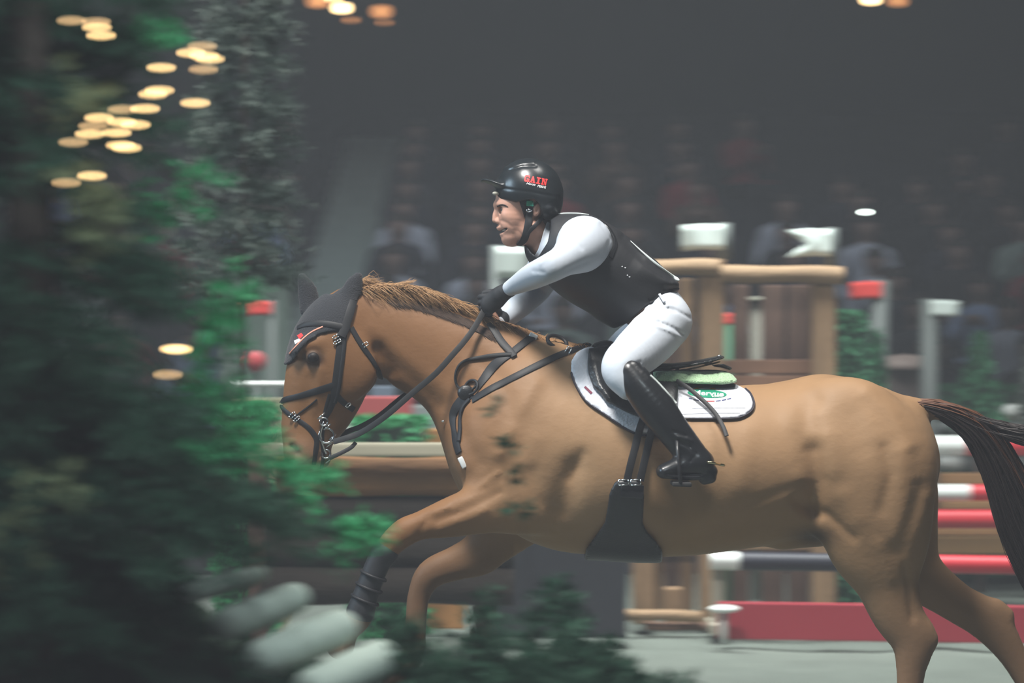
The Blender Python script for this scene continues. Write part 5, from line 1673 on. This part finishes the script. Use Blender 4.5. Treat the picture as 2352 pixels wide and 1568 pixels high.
# cream paling fence left of the nose
cp = empty('paling_fence', (W(600, 0, 5.2)[0], 5.2, 0), 'cream paling fence in front of the nose of the horse', 'fence')
M_cr = mat('cream_paint', (.66, .62, .40), rough=.6)
for k in range(7):
    x = 540 + 19 * k
    board(x - 8, x + 8, 914, 1454, 5.2, .02, M_cr, None, name='slat', parent=cp)
for y0_ in (930, 1080):
    board(528, 668, y0_, y0_ + 18, 5.24, .02, M_cr, None, name='rail', parent=cp)
hedge_box(505, 625, 945, 1030, 4.3, .3, M_bg, 'bright green bush in front of the cream paling fence', name='leafy_bush')
pole(540, 668, 882, 882, 13, 6.2, [(668, M_whitew)], 'thin white rail above the cream paling fence', name='white_rail')
for x in (560, 650):
    q = W(x, 882, 6.25)
    props(MB().box((q[0], 6.25, q[2] / 2), (.05, .05, q[2]), bev=.006).build('rail_post', M_greyw, None, False), 'grey post of the thin white rail, ' + ('on the tree side' if x < 600 else 'next to the nose of the horse'), 'post', 'posts of the thin white rail')
q = W(585, 830, 6.6)
rd = empty('round_sign', (q[0], 6.6, 0), 'red round sign on a post below the red flag', 'sign')
MB().lathe((q[0], 6.6, q[2]), [(.062, -.01), (.066, 0), (.062, .01)], 20, axis='Y').build('disc', mat('sign_red', (.50, .06, .07), rough=.5), rd)
MB().tube(np.array([[q[0], 6.63, 0], [q[0], 6.63, q[2]]]), .018, 8).build('post', M_fpole, rd)
# red and white panel seen under the neck
YP = 6.0
rp = empty('red_white_panel', (W(880, 0, YP)[0], YP, 0), 'red and white fence panel seen under the throat of the horse', 'fence panel')
board(790, 948, 910, 962, YP, .05, mat('faded_red_paint', (.50, .10, .10), rough=.5), None, name='red_board', parent=rp)
board(790, 912, 964, 990, YP + .01, .05, M_whitew, None, name='white_board', parent=rp)
for x in (800, 935):
    board(x - 8, x + 8, 906, 1417, YP + .06, .05, M_greyw, None, name='post', parent=rp)
board(850, 908, 886, 1379, YP + .9, .06, mat('blue_grey_paint', (.14, .18, .24), rough=.6), 'blue-grey panel behind the throat of the horse', name='blue_panel', cat='panel')
board(905, 1040, 930, 1383, YP + .8, .06, M_greyw, 'grey panel between the neck of the horse and the red panel', name='grey_panel', cat='panel')
hedge_box(820, 975, 975, 1060, 5.0, .3, M_bg, 'green clipped hedge under the neck of the horse', name='clipped_hedge')
board(975, 1070, 984, 1444, 5.4, .05, mat('orange_board', (.50, .24, .08), rough=.6), 'orange panel beside the chest of the horse', name='orange_panel', cat='panel')
# ------------------------------------------------------------------ foreground: fir tree, fairy lights, hedge, birch logs
rf = np.random.default_rng(11)
YTR = -3.55
def edge_of(y):     # how far the tree reaches across the picture at height y
    return np.interp(y, [-700, -200, 0, 300, 480, 600, 800, 950, 1060, 1120, 1240, 1300, 1340, 1500], [300, 380, 400, 400, 440, 490, 530, 550, 620, 760, 880, 640, 430, 420])
tx = W(60, 0, YTR)[0]
ft = empty('fir_tree', (tx, YTR, 0), 'dark green fir tree with string lights close in the foreground', 'tree')
MB().tube(np.array([[tx, YTR, 0], [tx + .01, YTR, 1.5], [tx, YTR, 3.2]]), [.075, .055, .02], 12).build('trunk', mat('fir_bark', (.06, .045, .035), rough=.9, var=.4, bump=.8, bscale=40), ft)
tw = []; brm = MB()
for i in range(190):
    y = rf.uniform(-480, 1560) if i % 5 else rf.uniform(1080, 1270)
    z = W(0, y, YTR)[2]
    R = (edge_of(y) - 60) * mpp(YTR) * rf.uniform(.6, 1.02)
    az = rf.uniform(0, 2 * math.pi)
    dv = np.array([math.cos(az), math.sin(az) * .85, 0])
    rise = .28
    P = np.array([[tx, YTR, z + R * rise], *[np.array([tx, YTR, z + R * rise]) + dv * R * t + np.array([0, 0, -R * (rise + .12) * t ** 1.3 + .06 * R * t ** 3]) for t in (.35, .7, 1)]])
    C = crom(P, 4)
    brm_ = MB().tube(C, np.linspace(.011, .002, len(C)), 5)
    if i < 60: brm_.build('branch', mat('fir_bark', (.06, .045, .035)), ft)
    for k in range(34):
        t = rf.uniform(.12, 1)
        j = min(len(C) - 2, int(t * (len(C) - 1)))
        p = C[j] + (C[j + 1] - C[j]) * rf.random()
        dd_ = (C[j + 1] - C[j]); dd_ /= np.linalg.norm(dd_)
        sdv = np.cross(dd_, [0, 0, 1]) * rf.choice([-1, 1]) * rf.uniform(.4, 1) + dd_ * rf.uniform(.3, 1) + np.array([0, 0, rf.normal(-.1, .25)])
        tw.append((*p, *sdv, rf.uniform(.05, .13)))
needle_mesh('foliage', tw, 26, .024, .0022, M_dg, ft, seed=5)
# sprigs in brighter green, the arena light on them put into the colour
br_tw = []
for (x, y, sx, sy, n, yy) in ((335, 75, 50, 18, 14, -3.3), (645, 1070, 40, 25, 14, -3.2), (500, 930, 45, 40, 20, -3.25), (450, 1050, 50, 50, 22, -3.3), (800, 1232, 60, 28, 30, -2.9), (700, 1120, 40, 30, 12, -3.05), (470, 760, 45, 60, 20, -3.3),
                              (510, 690, 40, 50, 18, -3.3), (430, 430, 40, 40, 10, -3.3), (440, 880, 40, 40, 14, -3.3), (330, 480, 60, 40, 10, -3.35), (530, 1010, 45, 45, 18, -3.2), (590, 1000, 22, 30, 7, -3.1)):
    ctr = W(x, y, yy)
    st_ = np.array([tx, YTR, ctr[2] + .10])
    bend = (st_ + ctr) / 2 + np.array([0, 0, .05])
    MB().tube(crom([st_, bend, ctr, ctr + (ctr - bend) * .18 + np.array([0, 0, -.01])], 4), np.linspace(.008, .0015, 13), 5).build('branch', mat('fir_bark', (.06, .045, .035)), ft)
    for k in range(n):
        p = W(x + rf.normal(0, sx * .6), y + rf.normal(0, sy * .6), yy + rf.normal(0, .05))
        br_tw.append((*p, rf.normal(.6, .5), rf.normal(0, .5), rf.normal(-.1, .5), rf.uniform(.03, .08)))
needle_mesh('lit_green_sprigs', br_tw, 26, .026, .0032, M_bg, ft, seed=6)['label'] = 'fir tree sprigs painted a brighter green as if lit'
ol = []
for (x, y, sx, sy, n) in ((215, 440, 40, 60, 22), (235, 500, 30, 50, 16), (190, 230, 40, 40, 14), (120, 1100, 50, 30, 8), (20, 1250, 30, 60, 8)):
    for k in range(n):
        p = W(x + rf.normal(0, sx * .6), y + rf.normal(0, sy * .6), -3.95 + rf.normal(0, .04))
        ol.append((*p, rf.normal(.2, .5), rf.normal(0, .5), rf.normal(-.3, .5), rf.uniform(.03, .08)))
needle_mesh('old_shoots', ol, 24, .022, .0028, mat('olive_needle', (.20, .24, .12), rough=.8), ft, seed=8)

# fairy lights
LP = [(165, 48), (222, 51), (223, 64), (233, 82), (371, 156), (439, 122), (465, 107), (470, 129), (483, 136), (468, 160), (449, 237), (367, 208), (352, 217), (334, 250), (282, 252), (228, 271), (214, 290), (207, 308), (169, 327),
      (269, 305), (280, 281), (312, 287), (292, 340), (278, 334), (212, 404), (153, 420)]
LP2 = [(385, 700), (400, 801), (410, 802), (386, 860), (360, 950)]
M_led = mat('warm_bulb', (1, .85, .6), emit=((1.0, .66, .28), 15.0))
M_led2 = mat('dim_bulb', (1, .85, .6), emit=((1.0, .62, .28), 6.5))
M_wire = mat('green_wire', (.02, .05, .03), rough=.6)
def lights(pts, label, dim):
    e = empty('fairy_light_string', W(pts[0][0], pts[0][1], -4.02), label, 'fairy lights', 'warm fairy lights on the fir tree')
    P = [W(x, y, -4.02 + .02 * math.sin(i * 1.7)) for i, (x, y) in enumerate(pts)]
    MB().tube(crom(P, 5), .0012, 5).build('wire', M_wire, e)
    for i, p in enumerate(P):
        if pts is LP2 and i in (0, 4): continue
        MB().ball(p + np.array([0, -.004, 0]), (.0034, .0034, .0046), 10, 6).build('bulb', M_led2 if i in dim else M_led, e)
lights(LP, 'long string of warm fairy lights looped through the upper fir tree', {0, 1, 9, 16, 18, 25, 14, 6})
lights(LP2, 'short string of two warm fairy lights lower on the fir tree', {3})

# pale frosted conifer behind the fir
YQ = -2.3
px_ = W(560, 0, YQ)[0]
pf = empty('frosted_conifer', (px_, YQ, 0), 'pale grey-green feathery conifer standing behind the dark fir tree', 'tree')
MB().tube(np.array([[px_, YQ, 0], [px_, YQ, 2.9]]), [.008, .004], 8).build('trunk', mat('fir_bark', (.06, .045, .035)), pf)
tw = []
for i in range(230):
    y = rf.uniform(-120, 640)
    z = W(0, y, YQ)[2]
    R = np.interp(y, [-120, 0, 300, 640], [60, 95, 130, 150]) * mpp(YQ) * rf.uniform(.5, 1.0)
    az = rf.uniform(0, 2 * math.pi)
    dv = np.array([math.cos(az), math.sin(az), -.18])
    for k in range(6):
        t = rf.uniform(.2, 1)
        tw.append((px_ + dv[0] * R * t, YQ + dv[1] * R * t, z + dv[2] * R * t, dv[0] + rf.normal(0, .4), dv[1] + rf.normal(0, .4), rf.normal(-.15, .3), rf.uniform(.04, .09)))
needle_mesh('foliage', tw, 12, .026, .0022, M_pg, pf, seed=9)

# hedge bank
YH = -3.05
prof = [(-260, 1250), (100, 1280), (330, 1335), (440, 1400), (560, 1485), (700, 1560), (820, 1620), (980, 1625), (1250, 1610), (1500, 1660), (1760, 1790)]
V = []; F = []
hb = empty('hedge', (W(700, 0, YH)[0], YH, 0), 'dark evergreen hedge along the bottom edge in front of the horse', 'hedge')
ys_ = np.linspace(-.42, .30, 7)
for x, y in prof:
    p = W(x, y, YH)
    for k, oy in enumerate(ys_):
        V.append((p[0], YH + oy, p[2] - (oy / .5) ** 2 * .10 + rf.normal(0, .008)))
    V.append((p[0], YH + .32, 0)); V.append((p[0], YH - .44, 0))
k = 9
for i in range(len(prof) - 1):
    for j in range(6): F.append((i * k + j, (i + 1) * k + j, (i + 1) * k + j + 1, i * k + j + 1))
    F.append((i * k + 6, (i + 1) * k + 6, (i + 1) * k + 7, i * k + 7)); F.append((i * k + 8, (i + 1) * k + 8, (i + 1) * k, i * k))
F.append(tuple([8] + list(range(7)) + [7])); F.append(tuple([(len(prof) - 1) * k + q for q in [7] + list(range(6, -1, -1)) + [8]]))
o = pmesh('core', V, F, mat('hedge_core', (.02, .05, .03)), hb); fix_normals(o)
tw = []
PX = np.array(prof, float)
for i in range(1900):
    x = rf.uniform(-200, 1560)
    y = np.interp(x, PX[:, 0], PX[:, 1])
    up = rf.uniform(-20, 40) + (rf.exponential(32) if 960 < x < 1420 else rf.exponential(14) if x < 430 else 0)
    if x > 1330: up *= .8
    oy = rf.uniform(-.40, .3)
    if 420 < x < 960:
        if rf.random() < .75: continue
        up = rf.uniform(-30, 0)
    p = W(x, y - up, YH + oy)
    tw.append((p[0], p[1], p[2] - (oy / .5) ** 2 * .10, rf.normal(0, .5), rf.normal(-.1, .5), rf.uniform(0, 1), rf.uniform(.03, .08)))
needle_mesh('foliage', tw, 26, .026, .0030, M_dg, hb, seed=12)
stm = []
for i in range(26):
    x = rf.uniform(900, 1540); y = np.interp(x, PX[:, 0], PX[:, 1])
    oy = rf.uniform(-.2, .2); h_ = rf.uniform(60, 260) * (1 if x < 1350 else .6)
    a = W(x, y + 30, YH + oy); b = W(x + rf.normal(10, 30), y - h_ * .5, YH + oy); c_ = W(x + rf.normal(25, 50), y - h_, YH + oy)
    MB().tube(crom([a, b, c_], 4), [.004] * 5 + [.003, .002, .0015, .001], 5).build('stem', mat('fir_bark', (.06, .045, .035)), hb)
    for q in np.linspace(.25, 1, 9):
        pp_ = a * (1 - q) ** 2 + 2 * b * q * (1 - q) + c_ * q * q
        for _ in range(3):
            stm.append((*pp_, rf.normal(0, .7), rf.normal(0, .7), rf.normal(.3, .5), rf.uniform(.03, .06)))
a = W(1235, 1640, -2.7); b = W(1215, 1300, -2.6); c_ = W(1150, 1000, -2.62)
MB().tube(crom([a, b, c_], 6), np.linspace(.0016, .0006, 13), 5).build('stem', mat('fir_bark', (.06, .045, .035)), hb)
for (x, y, n_) in ((1155, 1030, 4), (1150, 955, 2), (1165, 1090, 3), (1185, 1165, 4)):
    for _ in range(n_):
        pp_ = W(x + rf.normal(0, 10), y + rf.normal(0, 8), -2.62)
        stm.append((*pp_, rf.normal(0, .7), rf.normal(0, .4), rf.normal(.2, .4), .03))
needle_mesh('loose_sprays', stm, 16, .028, .0042, M_dg, hb, seed=13)

# pale birch logs lying on the hedge bank
M_birch = mat('birch_bark', (.46, .53, .46), rough=.75, var=.22, vscale=9, bump=.4, bscale=30)
for k, (x0, y0_, x1, y1_, d0, nm) in enumerate(((432, 1362, 602, 1318, 46, 'uppermost and thinnest'), (508, 1440, 690, 1368, 74, 'second from the top'), (585, 1520, 800, 1436, 88, 'third from the top'), (705, 1592, 890, 1508, 96, 'lowest and thickest'))):
    Y0 = YH - .36; Y1 = YH - .10
    a = W(x0, y0_, Y0); b = W(x1, y1_, Y1)
    ts = np.array([0, .02, .06, .2, .5, .8, .94, .98, 1.0]); R = d0 * .5 * mpp(YH) * np.array([.55, .8, .95, 1, 1.02, .98, .92, .78, .5])
    e = MB().tube(np.array([a + (b - a) * t for t in ts]), R, 14).build('birch_log', M_birch)
    props(e, f'pale birch log on the dark hedge, {nm} of the four', 'log', 'pale birch logs lying on the hedge')
